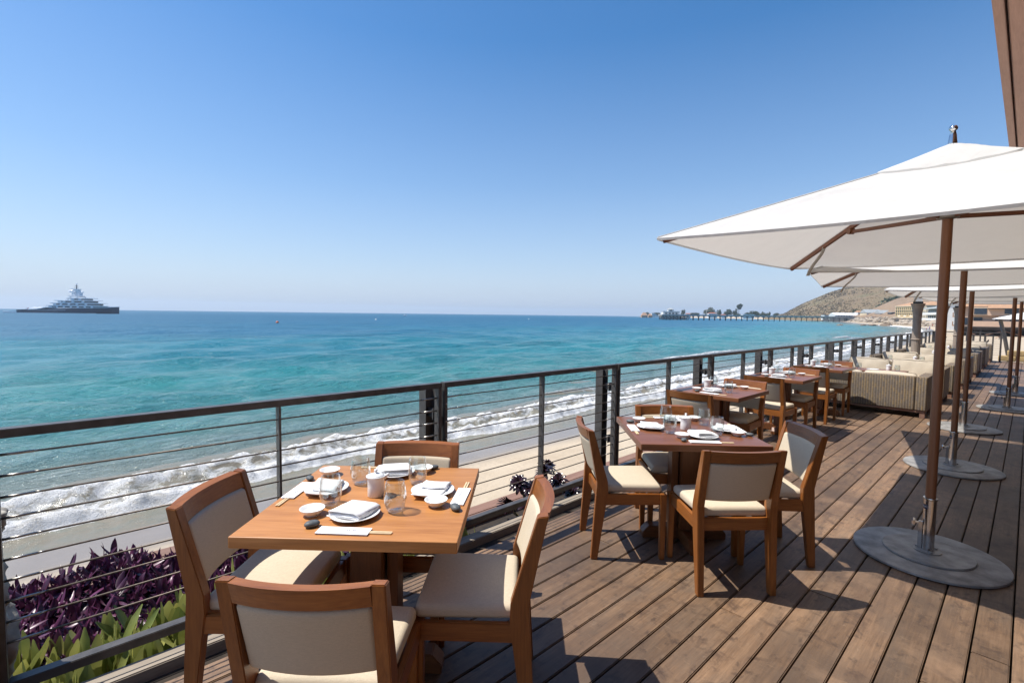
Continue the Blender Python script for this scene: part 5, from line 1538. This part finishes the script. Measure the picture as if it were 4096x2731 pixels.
TREES = [([-540, 1080, 8], 20, 6, 'low tree line right behind the pier pavilion'), ([-430, 1130, 9.5], 26, 7, 'low spreading tree between the tallest tree and the dark round one'), ([-395, 1120, 8.5], 22, 6, 'low bushes below the dark round tree'), ([-485, 1075, 8.5], 22, 6, 'low bushes in front of the red roofed house'), ([-440, 1085, 8], 18, 5, 'low bushes in front of the tallest tree'),
         ([-515.4, 989.77, 12.62], 9.2, 9.2, 'tall narrow tree just beside the pier pavilion'), ([-517.93, 1060.13, 9.08], 13.6, 6.8, 'low bushy tree behind the pier'), ([-508.88, 1099.82, 17.04], 27.6, 14.8, 'broad olive coloured tree left of the red roofed house'),
         ([-488.2, 1107.06, 14.26], 11.7, 10.7, 'small round tree next to the red roofed house'), ([-462.68, 1090.35, 14.14], 24.7, 12.4, 'wide dark tree in the middle of the point'), ([-466.22, 1160.73, 23.98], 15.9, 18.9, 'tallest open crowned tree on the point'),
         ([-459.47, 1123.35, 16.9], 10.7, 9.7, 'tree leaning against the tallest one on the point'), ([-411.35, 1115.8, 12.25], 21.5, 11.2, 'dark round tree right of the flat white building'), ([-408.69, 1147.95, 11.68], 11.4, 7.6, 'thin tree behind the dark round tree'),
         ([-376.21, 1094.7, 11.84], 4.0, 5.0, 'small lone tree near the foot of the hill'), ([-413.01, 1246.0, 11.32], 18.2, 4.2, 'low hedge like tree at the foot of the hill'), ([-685.45, 1174.21, 8.67], 16.0, 8.0, 'tree behind the brown huts at the tip of the point'),
         ([-714.28, 1172.77, 9.62], 12.3, 6.8, 'leftmost tree at the tip of the point')]
for i, (p, w, h, lb) in enumerate(TREES):
    base = min(p[2] - h * 0.5, 5.0)
    tree(p[0], p[1], 3.0, w * 1.05, p[2] + h * 0.5 - 3.0, 'leaf_olive' if i in (0, 2, 7, 14, 17) else 'leaf_dark', lb, i + 10, 0.55 if i == 10 else 0.08)
tree(-175.4, 869.5, 3.0, 18, 13.5, 'leaf_dark', 'big dark tree behind the white tower by the pier', 50, 0.12, 'trees along the shore road')
tree(-208, 1235, 80, 15, 13, 'leaf_dark', 'flat topped tree on the ridge of the hill', 51, 0.5, 'trees on the hill')
for i, (x, y, z, w, h) in enumerate(((-128, 880, 23, 42, 13), (-143, 832, 15, 16, 8), (-112, 840, 22, 18, 7), (-98, 870, 29, 10, 4), (-195, 1262, 84, 26, 8), (-165, 1278, 86, 20, 7))):
    tree(x, y, z, w, h, 'leaf_olive' if i % 2 else 'leaf_dark', ['broad dark shrub patch on the bare slope', 'round shrub low on the bare slope', 'oval shrub above the yellow hotel', 'small shrub high on the bare slope', 'dark hedge on the hill ridge', 'second hedge on the hill ridge'][i], 60 + i, 0.02, 'shrubs on the hill', 'shrub', 'shrub')
# scattered chaparral on the hillside: a mass nobody could count
V, Fc, T = [], [], []
rd = random.Random(9)
Rg, Ft = np.array(RIDGE), np.array(FOOT)
for i in range(4200):
    s = rd.uniform(0.12, 0.86); a = rd.uniform(0.02, 0.97)
    k = np.linspace(0, 1, len(Rg))
    r3 = np.array([np.interp(s, k, Rg[:, j]) for j in range(3)]); f3 = np.array([np.interp(s, k, Ft[:, j]) for j in range(3)])
    p = f3 + (r3 - f3) * a
    z = f3[2] + (r3[2] - f3[2]) * (0.72 * a + 0.28 * math.sin(a * math.pi / 2))
    sz = rd.uniform(0.4, 1.15)
    tv = rd.random()
    for q in range(5):
        e1 = Vector((rd.gauss(0, 1), rd.gauss(0, 1), abs(rd.gauss(0, .6)))).normalized() * sz
        e2 = e1.cross(Vector((rd.gauss(0, 1), rd.gauss(0, 1), rd.gauss(0, 1)))).normalized() * sz * .8
        b = len(V)
        c = Vector((p[0] + rd.uniform(-sz, sz), p[1] + rd.uniform(-sz, sz), z + rd.uniform(0, sz)))
        V += [tuple(c - e1), tuple(c + e2), tuple(c + e1), tuple(c - e2)]
        T += [tv] * 4
        Fc.append((b, b + 1, b + 2, b + 3))
tag(link('chaparral', leaf_mesh('chaparral', V, Fc, T, 'leaf_scrub')), 'low brown green scrub scattered over the hill', 'scrub', kind='stuff')

# ------------------------------------------------------------------ houses on the point and along the shore
house('beach_house', 'white house with red tile roof among the trees on the point', -476.7, 1045.4, 3.2, 18.7, 10, 5.5, 'stucco_white', 'roof_red', 'hip', 2.6, 1, 4)
house('beach_house', 'small pale cottage behind the pier', -512.9, 1006.5, 3.0, 8.4, 7, 4.0, 'stucco_white', 'roof_red', 'gable', 2.0, 1, 2)
house('beach_house', 'long flat roofed white building behind the pier', -383.7, 998, 3.0, 22, 10, 3.9, 'stucco_white', 'roof_grey', 'flat', .6, 1, 5)
house('beach_house', 'low cottage with orange tile roof on the point', -460, 1063, 3.0, 11.2, 8, 2.6, 'stucco_white', 'roof_red', 'hip', 2.2, 1, 3)
house('beach_hut', 'larger brown roofed hut at the tip of the point', -682, 1104, 1.5, 14.5, 12, 1.6, 'roof_tan', 'roof_tan', 'hip', 7.6, 1, 2, ww=.8, wh=.8, cat='hut')
house('beach_hut', 'smaller brown roofed hut at the tip of the point', -671.5, 1115, 1.5, 9, 9, 1.2, 'roof_tan', 'roof_tan', 'hip', 5, 1, 2, ww=.8, wh=.8, cat='hut')
house('beach_house', 'white house behind the brown huts', -705, 1197, 3.0, 21, 10, 6.5, 'stucco_white', 'roof_grey', 'flat', .7, 1, 4)
house('pier_restaurant', 'long low white restaurant with pale roof at the foot of the pier', -182.2, 832.1, 3.0, 41, 14, 3.2, 'stucco_white', 'stucco_white', 'gable', 3.4, 1, 9, ww=2.0, wh=1.4, cat='restaurant')
house('pier_store', 'small flat white building on the pier', -212.2, 858.7, 3.0, 14, 8, 3.0, 'stucco_white', 'roof_grey', 'flat', .6, 1, 3, cat='building')
house('white_tower', 'square white tower with brown pyramid roof by the pier', -167.6, 833.3, 3.0, 7.2, 7.2, 7.6, 'stucco_white', 'roof_tan', 'hip', 2.6, 2, 2, ww=1.3, wh=1.2, cat='tower')
house('grey_roofed_hall', 'hall with a long grey roof on the shore road', -139.7, 760.5, 3.0, 20, 12, 6.0, 'cream', 'roof_grey', 'gable', 4.6, 1, 5, ww=2.4, wh=2.6, cat='building',
      extra=[('blue_awning', MB().box(-9.5, 0, -7.2, -6.05, 3.2, 4.6).mesh('blue_awning', flat('blue_awning', (0.10, 0.17, 0.42), .7)))])
house('gabled_house', 'grey gabled house beside the long roofed hall', -125.2, 746.7, 3.0, 13.5, 10, 5.4, 'roof_grey', 'roof_grey', 'gable', 4.0, 2, 3, ww=1.2, wh=1.3)
house('dark_shed', 'dark shed beside the yellow hotel', -113.4, 729.9, 3.0, 6.4, 6, 6.2, 'pierwood', 'roof_grey', 'flat', .6, 1, 2)
car_cols = [flat('car_' + n, c, .3, 0, .02) for n, c in (('white', (.75, .75, .75)), ('black', (.02, .02, .02)), ('silver', (.45, .46, .47)), ('blue', (.05, .08, .2)))]
def car_meshes(mt):
    b = MB().prism([(-2.2, .35), (2.2, .35), (2.25, .8), (1.4, .95), (-2.0, 1.0), (-2.25, .8)], 'y', -.88, .88).mesh('car_body', mt, bevel=.06)
    c = MB().prism([(-1.9, 1.0), (1.3, .97), (.6, 1.5), (-1.4, 1.52)], 'y', -.78, .78).mesh('car_cabin', 'darkglass', bevel=.05)
    return b, c
CARM = [car_meshes(m) for m in car_cols]
whl = MB().tube([(0, -.9, .34), (0, -.68, .34)], .34, 12).mesh('wheel', 'blackmetal')
whr = MB().tube([(0, .68, .34), (0, .9, .34)], .34, 12).mesh('wheel_r', 'blackmetal')
for i, (p, c, lb) in enumerate((((-138, 732.7), 1, 'dark car parked on the shore road by the hall'), ((-131, 725.6), 0, 'white car parked above the boulders'), ((-128.2, 725.5), 0, 'white car beside the other white car above the boulders'),
                                ((-124.1, 725.6), 1, 'black car parked above the middle of the boulders'), ((-116.4, 719.2), 0, 'white car parked near the dark shed'), ((-112.6, 715.9), 2, 'silver car parked nearest the yellow hotel'), ((-136, 734.8), 3, 'blue car parked beside the hall'))):
    thing('parked_car', lb, 'car', [('body', CARM[c][0]), ('cabin', CARM[c][1])] + [('wheel', w, (xx, 0, 0)) for w in (whl, whr) for xx in (-1.4, 1.4)], (p[0], p[1], 2.35), CAMR + (0.2 if i % 2 else 0.05), 'cars parked along the shore road', 1.15)

# riprap boulders
M['boulder'] = flat('tan_boulder', (0.36, 0.30, 0.235), 0.9, 0, 0.22, 0.5, 0.5, 3)
M['wetrock'] = flat('wet_brown_rock', (0.14, 0.095, 0.06), 0.6, 0, 0.25, 0.6, 0.5, 3)
def rock(seed, mat):
    rd = random.Random(seed)
    bm = bmesh.new()
    bmesh.ops.create_icosphere(bm, subdivisions=2, radius=1.0)
    cuts = [(Vector((rd.gauss(0, 1), rd.gauss(0, 1), rd.gauss(0, 1))).normalized(), rd.uniform(.55, .85)) for _ in range(9)]
    for v in bm.verts:
        for nrm, dd_ in cuts:
            k = v.co.dot(nrm) - dd_
            if k > 0: v.co -= nrm * k
        v.co *= 1 + rd.uniform(-.04, .04)
        v.co.z *= .75
    me = bpy.data.meshes.new('boulder')
    bm.to_mesh(me); bm.free()
    me.materials.append(M[mat])
    return me
ROCKS = [rock(s, 'boulder') for s in range(6)]
WROCK = [rock(s + 20, 'wetrock') for s in range(4)]
rd = random.Random(17)
RB = [(-152, 705), (-132, 655), (-112, 588), (-90, 520), (-68, 455), (-48, 392), (-38, 365)]
for i in range(240):
    s = rd.random() * (len(RB) - 1.001)
    k = int(s); w = s - k
    bx = RB[k][0] + (RB[k + 1][0] - RB[k][0]) * w; by = RB[k][1] + (RB[k + 1][1] - RB[k][1]) * w
    up = rd.random()
    hh = 5.0 if s < 3.6 else 3.0
    one('boulder', ROCKS[i % 6], 'pale tan boulder in the sloping rock bank below the shore road', 'boulder', (bx + up * 7.5 + rd.uniform(-1, 1), by + up * 4.5 + rd.uniform(-1, 1), -2.3 + up * hh), rd.uniform(0, 6.28), 'boulders of the rock bank', (rd.uniform(1.1, 2.4), rd.uniform(1.0, 2.0), rd.uniform(.9, 1.6)))
for i, (x, y, s, lb) in enumerate(((-75, 389, 2.2, 'flat wet rock in the shallows, first of the group'), (-72, 396, 3.0, 'biggest round wet rock at the water edge'), (-73, 424, 2.4, 'wet rock behind the round one'), (-64, 393, 4.2, 'long low wet rock at the water edge'), (-85, 372, 2.4, 'lone dark rock out in the water'))):
    one('wet_rock', WROCK[i % 4], lb, 'rock', (x, y, SEA + 0.2), i, 'wet rocks at the water edge', (s, s * .8, s * .45))
# road fill under the buildings
tag(link('shore_terrace', MB().prism([(-215, 850), (-146, 712), (-126, 660), (-104, 594), (-82, 530), (-55, 465), (-30, 420), (10, 420), (10, 760), (-130, 900)], 'z', -3.0, 2.4).mesh('shore_terrace', 'asphalt')), 'grey road terrace above the boulders', 'road', kind='structure')

# yellow hotel
hp0, hp1 = Vector((-89.65, 593.67, 0)), Vector((-61.0, 565.7, 0))
hd = (hp1 - hp0); hl = hd.length; hang = math.atan2(hd.y, hd.x)
hc = (hp0 + hp1) / 2
hotel = [('wall', MB().box(-hl / 2, hl / 2, -0.1, 14, 0, 11.5).mesh('wall', 'yellow')), ('cornice', MB().box(-hl / 2 - .4, hl / 2 + .4, -.6, 14.2, 11.51, 12.2).mesh('cornice', 'cream')),
         ('roof', hiproof(hl, 14, 3.2, 0, .2, .6).xf(Matrix.Translation((0, 7, 12.21))).mesh('roof', 'roof_tan')),
         ('terrace', MB().box(-hl / 2 + 3, hl / 2, -5, -.11, .2, .7).mesh('terrace', 'cream')), ('terrace_rail', MB().box(-hl / 2 + 3, hl / 2, -5, -4.9, .71, 1.7).mesh('terrace_rail', 'cream')),
         ('undercroft', MB().box(-hl / 2 + 2, hl / 2, 0, 12, -5, -.01).mesh('undercroft', 'pierwood'))]
win = MB().box(-.55, .55, -.25, -.11, -.9, .9).mesh('window', 'darkglass')
ledge = MB().box(-hl / 2, hl / 2, -.45, -.11, -.12, .12).mesh('ledge', 'cream')
for r in range(3):
    hotel.append(('ledge', ledge, (0, 0, 4.2 + r * 2.6 - 1.15)))
    for c in range(17):
        hotel.append(('window', win, (-hl / 2 + 1.4 + c * (hl - 2.8) / 16, 0, 4.4 + r * 2.6)))
for c in range(6):
    hotel.append(('pier_column', MB().box(-.4, .4, -4.8, -4, -5, .19).mesh('pier_column', 'cream'), (-hl / 2 + 5 + c * 6, 0, 0)))
for c in range(3):
    hotel.append(('parasol', MB().lathe([(1.6, 2.6), (.01, 3.2)], 8).tube([(0, 0, .7), (0, 0, 3)], .06, 5).mesh('parasol', 'whitepaint'), (-hl / 2 + 8 + c * 7, -2.6, 0)))
thing('yellow_hotel', 'yellow hotel with rows of small windows above the boulders', 'hotel', hotel, (hc.x, hc.y, 1.9), hang)
# pale beach restaurants on stilts
wp0, wp1 = Vector((-50.5, 430, 0)), Vector((-36.5, 385, 0))
wd = wp1 - wp0; wl = wd.length; wa = math.atan2(wd.y, wd.x); wc = (wp0 + wp1) / 2
rest = [('lower_deck', MB().box(-wl / 2, wl / 2, -1, 16, 1.0, 1.5).mesh('lower_deck', 'stucco_white')), ('wall', MB().box(-wl / 2 + 1, wl / 2, 3, 16, 1.51, 9).mesh('wall', 'cream')), ('upper_deck', MB().box(-wl / 2, wl / 2, -.6, 2.99, 4.6, 5.0).mesh('upper_deck', 'stucco_white')),
        ('roof', MB().prism([(-1.5, 8.2), (16.5, 11.4), (16.5, 11.9), (-1.5, 8.7)], 'x', -wl / 2, wl / 2).mesh('roof', 'roof_grey'))]
rest.append(('lower_rail', MB().box(-wl / 2, wl / 2, -1, -.9, 1.51, 2.5).mesh('lower_rail', 'stucco_white')))
rest.append(('upper_rail', MB().box(-wl / 2, wl / 2, -.6, -.5, 5.01, 6.0).mesh('upper_rail', 'stucco_white')))
for i in range(9):
    rest.append(('stilt', MB().tube([(0, 0, -5), (0, 0, 1)], .3, 6).mesh('stilt', 'pierwood'), (-wl / 2 + 2 + i * (wl - 4) / 8, 1, 0)))
    rest.append(('window', MB().box(-1.7, 1.7, 2.9, 2.98, 2.2, 4.2).mesh('window', 'darkglass'), (-wl / 2 + 3 + i * (wl - 6) / 8, 0, 0)))
    rest.append(('window', MB().box(-1.7, 1.7, 2.9, 2.98, 5.6, 7.6).mesh('window', 'darkglass'), (-wl / 2 + 3 + i * (wl - 6) / 8, 0, 0)))
thing('stilt_restaurant', 'pale two storey restaurant with white decks on dark stilts', 'restaurant', rest, (wc.x, wc.y, 0), wa)
house('tan_block', 'tan apartment block rising behind the stilt restaurant', -58, 545, 2.0, 26, 12, 11.5, 'cream', 'roof_tan', 'hip', 3.6, 3, 7, wa, 1.2, 1.2, 'building')
house('white_house', 'narrow white beach house next to the stilt restaurant', -25, 322, -1.0, 14, 12, 9.0, 'stucco_white', 'roof_grey', 'flat', .5, 3, 5, wa, 1.6, 1.7)
house('white_house', 'second white beach house nearer the beige house', -19, 265, -1.0, 12, 12, 8.5, 'stucco_white', 'roof_grey', 'flat', .5, 3, 4, wa, 1.6, 1.7)

# big beige house on stilts
bh = []
H0 = 0.0
BW = 46.0
bh += [('wall', MB().box(0, BW, 0, 12, 0, 5.0).mesh('wall', 'beige_pink')), ('balcony_wall', MB().box(2.2, BW, -1.6, -1.4, 0.0, 1.35).mesh('balcony_wall', 'beige_pink')), ('balcony_floor', MB().box(-.6, BW, -1.6, -.01, -.3, -.01).mesh('balcony_floor', 'pierwood')),
       ('upper_wall', MB().box(2.0, BW, -1.0, -.01, 2.75, 4.9).mesh('upper_wall', 'beige_pink')),
       ('roof', MB().prism([(-1.9, 4.55), (7, 7.4), (14, 4.8)], 'x', 5.0, BW).mesh('roof', 'roof_tan')), ('roof', MB().prism([(-.9, 5.01), (6.5, 7.0), (13, 5.0)], 'x', -.5, 4.99).mesh('lower_roof', 'roof_tan')),
       ('eave', MB().box(5.0, BW, -2.0, -1.8, 4.35, 4.56).mesh('eave', 'pierwood')), ('end_balcony', MB().box(-1.4, -.01, -.5, 3, 2.3, 2.6).box(-1.4, -1.3, -.5, 3, 2.6, 3.5).mesh('end_balcony', 'roof_tan')),
       ('end_balcony', MB().box(-1.4, -.01, -.5, 3, 0.0, .3).box(-1.4, -1.3, -.5, 3, .3, 1.2).mesh('end_balcony_low', 'roof_tan')), ('end_recess', MB().box(-.05, 1.8, -.06, -.02, .4, 2.2).mesh('end_recess', 'darkglass')),
       ('floor_beam', MB().box(-.6, BW, -1.2, -.9, -.9, -.31).mesh('floor_beam', 'pierwood')), ('undercroft', MB().box(.2, BW, 3.5, 11.8, -2.6, -.01).mesh('undercroft', 'pierwood'))]
for (x0, x1, z0, z1, yy) in ((2.6, 4.9, 3.05, 4.55, -1.0), (8.0, 10.4, 3.15, 4.40, -1.0), (12.2, 13.5, 3.7, 4.35, -1.0), (2.6, 4.2, 1.4, 2.3, 0), (6.4, 7.8, 1.4, 2.3, 0), (9.0, 11.2, 1.4, 2.4, 0), (17.8, 20.2, 3.15, 4.4, -1.0), (12.4, 14, 1.4, 2.3, 0), (22, 25, 3.1, 4.4, -1.0)):
    bh.append(('window', MB().box(x0, x1, yy - .10, yy - .02, z0, z1).mesh('window', 'darkglass'), None, None, [('frame', MB().box(x0 - .1, x1 + .1, yy - .06, yy - .015, z0 - .1, z0).box(x0 - .1, x1 + .1, yy - .06, yy - .015, z1, z1 + .1).mesh('frame', 'cream'))]))
for i in range(12):
    bh.append(('stilt', MB().tube([(0, -1.0, -2.8), (0, -1.0, -.9)], .18, 6).mesh('stilt', 'pierwood'), (i * 4, 0, 0)))
    bh.append(('brace', MB().tube([(0, -1.0, -2.4), (4, -1.0, -1.0)] if i % 2 else [(0, -1.0, -1.0), (4, -1.0, -2.4)], .10, 5).mesh('brace', 'timber'), (i * 4, 0, 0)))
thing('beige_house', 'beige pink beach house with tan shingle roof standing on dark stilts', 'house', bh, (-12.4, 169.5, 0.0), rad(3))

# ------------------------------------------------------------------ the beach end of the deck
M['sandstone'] = flat('sandy_block_wall', (0.42, 0.30, 0.14), 0.95, 0, 0.18, 5, 0.8, 20)
blk = rbox(0.245, 0.15, 0.105, 0.025, 2, None).mesh('block', 'sandstone', True)
bp = [('block', blk, (-0.5 + c * 0.495 + (0.24 if r % 2 else 0), 0, 0.106 + r * 0.212)) for r in range(2) for c in range(9)]
thing('block_wall', 'low wall of sandy yellow blocks closing the far end of the deck', 'wall', bp, (-0.05, 27.25, 0.0))
gate = [('post', MB().box(0, .07, 0, .07, 0, 1.02).mesh('gate_post', 'steel')), ('post', MB().box(0.36, .43, 0, .07, 0, 1.02).mesh('gate_post2', 'steel')), ('top_bar', MB().box(-.02, .45, -.01, .08, 1.021, 1.08).mesh('gate_bar', 'steel'))]
for z in (.2, .4, .6, .8):
    gate.append(('cable', MB().tube([(.07, .03, z), (.36, .03, z)], .008, 5).mesh('gate_cable', 'fitting')))
thing('stair_gate', 'dark steel stair gate at the beach end of the deck', 'gate', gate, (-1.66, 28.6, -0.1))
hr = [('post', MB().box(0, .05, 0, .05, -1, 1.0).mesh('hr_post', 'steel')), ('post', MB().box(.40, .45, 0, .05, -1, 1.0).mesh('hr_post2', 'steel')), ('top_bar', MB().box(0, .45, 0, .05, 1.001, 1.05).mesh('hr_bar', 'steel')),
      ('sloping_rail', MB().prism([(.0, .45), (.3, .78), (.3, .88), (.0, .55)], 'y', .06, .10).mesh('sloping_rail', 'steel'))]
thing('stair_handrail', 'square dark handrail beside the stair gate', 'handrail', hr, (-1.47, 29.2, -0.1))
# white cantilever umbrella on the sand
cu = canopy(2.2, 1.75 + 2.0, 2.45 + 2.0, 0.03)
thing('beach_umbrella', 'white umbrella on a leaning dark pole beyond the deck', 'umbrella', [('canopy', cu, (2.0, 0.6, -2.05)), ('leaning_pole', MB().tube([(0.9, 0, -2.2), (0.45, 0, 0.4), (0.12, 0, 1.85)], .11, 8).mesh('leaning_pole', 'steel', True)),
      ('arm', MB().tube([(0.12, 0, 1.85), (2.0, .6, 2.35)], .06, 6).mesh('arm', 'steel'))], (-1.60, 48.2, 0.0), 0)

# ------------------------------------------------------------------ people, birds, boards
M['skin'] = flat('skin', (0.42, 0.23, 0.15), 0.6)
M['cloth_white'] = flat('white_shirt', (0.75, 0.75, 0.76), 0.9)
M['cloth_blue'] = flat('blue_clothes', (0.08, 0.14, 0.42), 0.9)
M['cloth_red'] = flat('red_shirt', (0.65, 0.05, 0.03), 0.9)
M['hair'] = flat('dark_hair', (0.03, 0.02, 0.015), 0.7)
def person(loc, rz, label, joints, top, bottom, group=None, scale=1.0, name='person'):
    """joints: dict of 3d points; a body is one skinned surface, shirt and trousers lie over it"""
    def skin(names_edges, rads, mat, nm, root):
        names = list(rads)
        me = bpy.data.meshes.new(nm)
        me.from_pydata([joints[k] for k in names], [(names.index(a), names.index(b)) for a, b in names_edges], [])
        ob = bpy.data.objects.new(nm, me)
        COL.objects.link(ob)
        sk = ob.modifiers.new('skin', 'SKIN')
        for i, k in enumerate(names):
            me.skin_vertices[0].data[i].radius = (rads[k], rads[k])
            me.skin_vertices[0].data[i].use_root = (k == root)
        ob.modifiers.new('sub', 'SUBSURF').levels = 1
        dg = bpy.context.evaluated_depsgraph_get()
        m2 = bpy.data.meshes.new_from_object(ob.evaluated_get(dg))
        bpy.data.objects.remove(ob)
        m2.materials.clear(); m2.materials.append(M[mat])
        m2.polygons.foreach_set('use_smooth', [True] * len(m2.polygons))
        return m2
    body_e = [('pel', 'chest'), ('chest', 'neck'), ('neck', 'head'), ('head', 'crown')]
    rads = dict(pel=.13, chest=.14, neck=.055, head=.095, crown=.07)
    for s in 'lr':
        body_e += [('chest', 'sh' + s), ('sh' + s, 'el' + s), ('el' + s, 'ha' + s), ('pel', 'kn' + s), ('kn' + s, 'an' + s), ('an' + s, 'to' + s)]
        rads.update({'sh' + s: .06, 'el' + s: .045, 'ha' + s: .038, 'kn' + s: .06, 'an' + s: .04, 'to' + s: .035})
    parts = [('body', skin(body_e, rads, 'skin', 'body', 'pel'))]
    if top:
        parts.append(('shirt', skin([('pel', 'chest')] + [e for s in 'lr' for e in (('chest', 'sh' + s), ('sh' + s, 'el' + s))], dict(pel=.155, chest=.165, shl=.085, ell=.07, shr=.085, elr=.07), top, 'shirt', 'pel')))
    if bottom:
        parts.append(('trousers', skin([('pel', 'knl'), ('pel', 'knr')], dict(pel=.16, knl=.085, knr=.085), bottom, 'trousers', 'pel')))
    hd_ = joints['crown']
    parts.append(('hair', MB().lathe([(.10, -.02), (.105, .03), (.08, .085), (.01, .11)], 12, c=(hd_[0], hd_[1], hd_[2] - .03)).mesh('hair', 'hair', True)))
    return thing(name, label, 'person', parts, loc, rz, group, scale)
stand = dict(pel=(0, 0, .95), chest=(0, 0, 1.32), neck=(0, 0, 1.5), head=(0, .02, 1.62), crown=(0, .01, 1.72), shl=(-.19, 0, 1.4), ell=(-.26, -.02, 1.12), hal=(-.25, .08, .88), shr=(.19, 0, 1.4), elr=(.26, .0, 1.12), har=(.27, .06, .88),
             knl=(-.10, .10, .52), anl=(-.10, .02, .08), tol=(-.11, .17, .04), knr=(.10, .02, .52), anr=(.10, -.20, .10), tor=(.11, -.06, .04))
person((-29.4, 264.7, -2.98), 2.5, 'person in a white shirt walking at the water edge', stand, 'cloth_white', 'cloth_red', 'people strolling on the beach')
person((-28.6, 266.2, -2.95), 2.6, 'person in blue walking beside the one in white', stand, 'cloth_blue', 'cloth_blue', 'people strolling on the beach')
person((-37.0, 356, -2.5), 1.0, 'person in a red shirt below the stilt restaurant', stand, 'cloth_red', 'hair', 'people strolling on the beach')
recl = dict(pel=(0, 0, .28), chest=(.34, 0, .52), neck=(.46, 0, .70), head=(.52, 0, .82), crown=(.55, 0, .92), shl=(.36, -.19, .60), ell=(.45, -.28, .36), hal=(.25, -.28, .30), shr=(.36, .19, .60), elr=(.45, .28, .36), har=(.25, .28, .30),
            knl=(-.42, -.12, .48), anl=(-.78, -.12, .12), tol=(-.88, -.12, .20), knr=(-.40, .12, .40), anr=(-.80, .12, .10), tor=(-.90, .12, .18))
person((-4.0, 142.2, -2.28), CAMR - .3, 'person in a white top reclining on a low chair on the sand', recl, 'cloth_white', 'hair')
thing('beach_chair', 'low dark beach chair under the reclining person', 'chair', [('seat', MB().prism([(-.3, .10), (.15, .16), (.15, .19), (-.3, .13)], 'y', -.28, .28).mesh('seat', 'blackmetal')), ('backrest', MB().prism([(.15, .16), (.50, .62), (.47, .64), (.12, .19)], 'y', -.28, .28).mesh('backrest', 'blackmetal')),
      ('leg', MB().tube([(-.25, -.28, .12), (.2, -.28, 0)], .02, 5).mesh('leg', 'blackmetal')), ('leg', MB().tube([(-.25, .28, .12), (.2, .28, 0)], .02, 5).mesh('leg2', 'blackmetal'))], (-4.0, 142.2, -2.40), CAMR - .3)
bird = MB().lathe([(0.001, -.2), (.05, -.14), (.085, 0), (.07, .1), (.035, .16), (.03, .19), (.04, .22), (.03, .25), (.006, .29), (.001, .30)], 10).xf(Matrix.Translation((0, 0, .2)) @ Matrix.Rotation(rad(65), 4, 'Y')).tube([(0, -.03, .15), (0, -.03, 0)], .008, 4).tube([(0, .03, .15), (0, .03, 0)], .008, 4).mesh('bird', 'stone', True)
one('gull', bird, 'small grey bird standing on the sand beyond the railing', 'bird', (-10.3, 45.0, -2.6), 1.2)
board = rbox(1.6, .36, .06, .05, 4, lambda x, y, z: (x, y * (1 - (abs(x) / 1.65) ** 2.4), z)).mesh('board', 'whitepaint', True)
BD = [((-268, 625), 'white paddleboard near the middle of the pier with a standing rider'), ((-240, 650), 'white paddleboard by the pier, second rider'), ((-214, 680), 'white paddleboard by the pier close to the hill side'), ((-313, 575), 'white paddleboard under the pier head'), ((-306, 582), 'second white paddleboard under the pier head')]
for i, ((x, y), lb) in enumerate(BD):
    one('paddleboard', board, lb, 'paddleboard', (x + 10, y - 12, SEA + .08), CAMR, 'paddleboards near the pier', 1.3)
    if i < 3:
        person((x + 10, y - 12, SEA + .13), 1 + i, ['person standing on the paddleboard near mid pier', 'person standing on the second paddleboard', 'person standing on the paddleboard towards the hill'][i], stand, 'hair', 'cloth_blue', 'paddleboard riders', 1.1)

# ------------------------------------------------------------------ thin sea haze
hm = bpy.data.materials.new('sea_haze')
hm.use_nodes = True
hn = hm.node_tree
for n_ in list(hn.nodes):
    hn.nodes.remove(n_)
ho = hn.nodes.new('ShaderNodeOutputMaterial')
hv = hn.nodes.new('ShaderNodeVolumePrincipled')
hv.inputs['Color'].default_value = (0.70, 0.85, 1.0, 1)
hv.inputs['Density'].default_value = 0.00014
hv.inputs['Anisotropy'].default_value = 0.2
hn.links.new(hv.outputs[0], ho.inputs['Volume'])
hz = link('haze', MB().box(-8200, 2500, -8200, 8200, -4.9, 125).mesh('haze', hm))
tag(hz, 'thin pale sea haze over the bay', 'haze', kind='stuff')
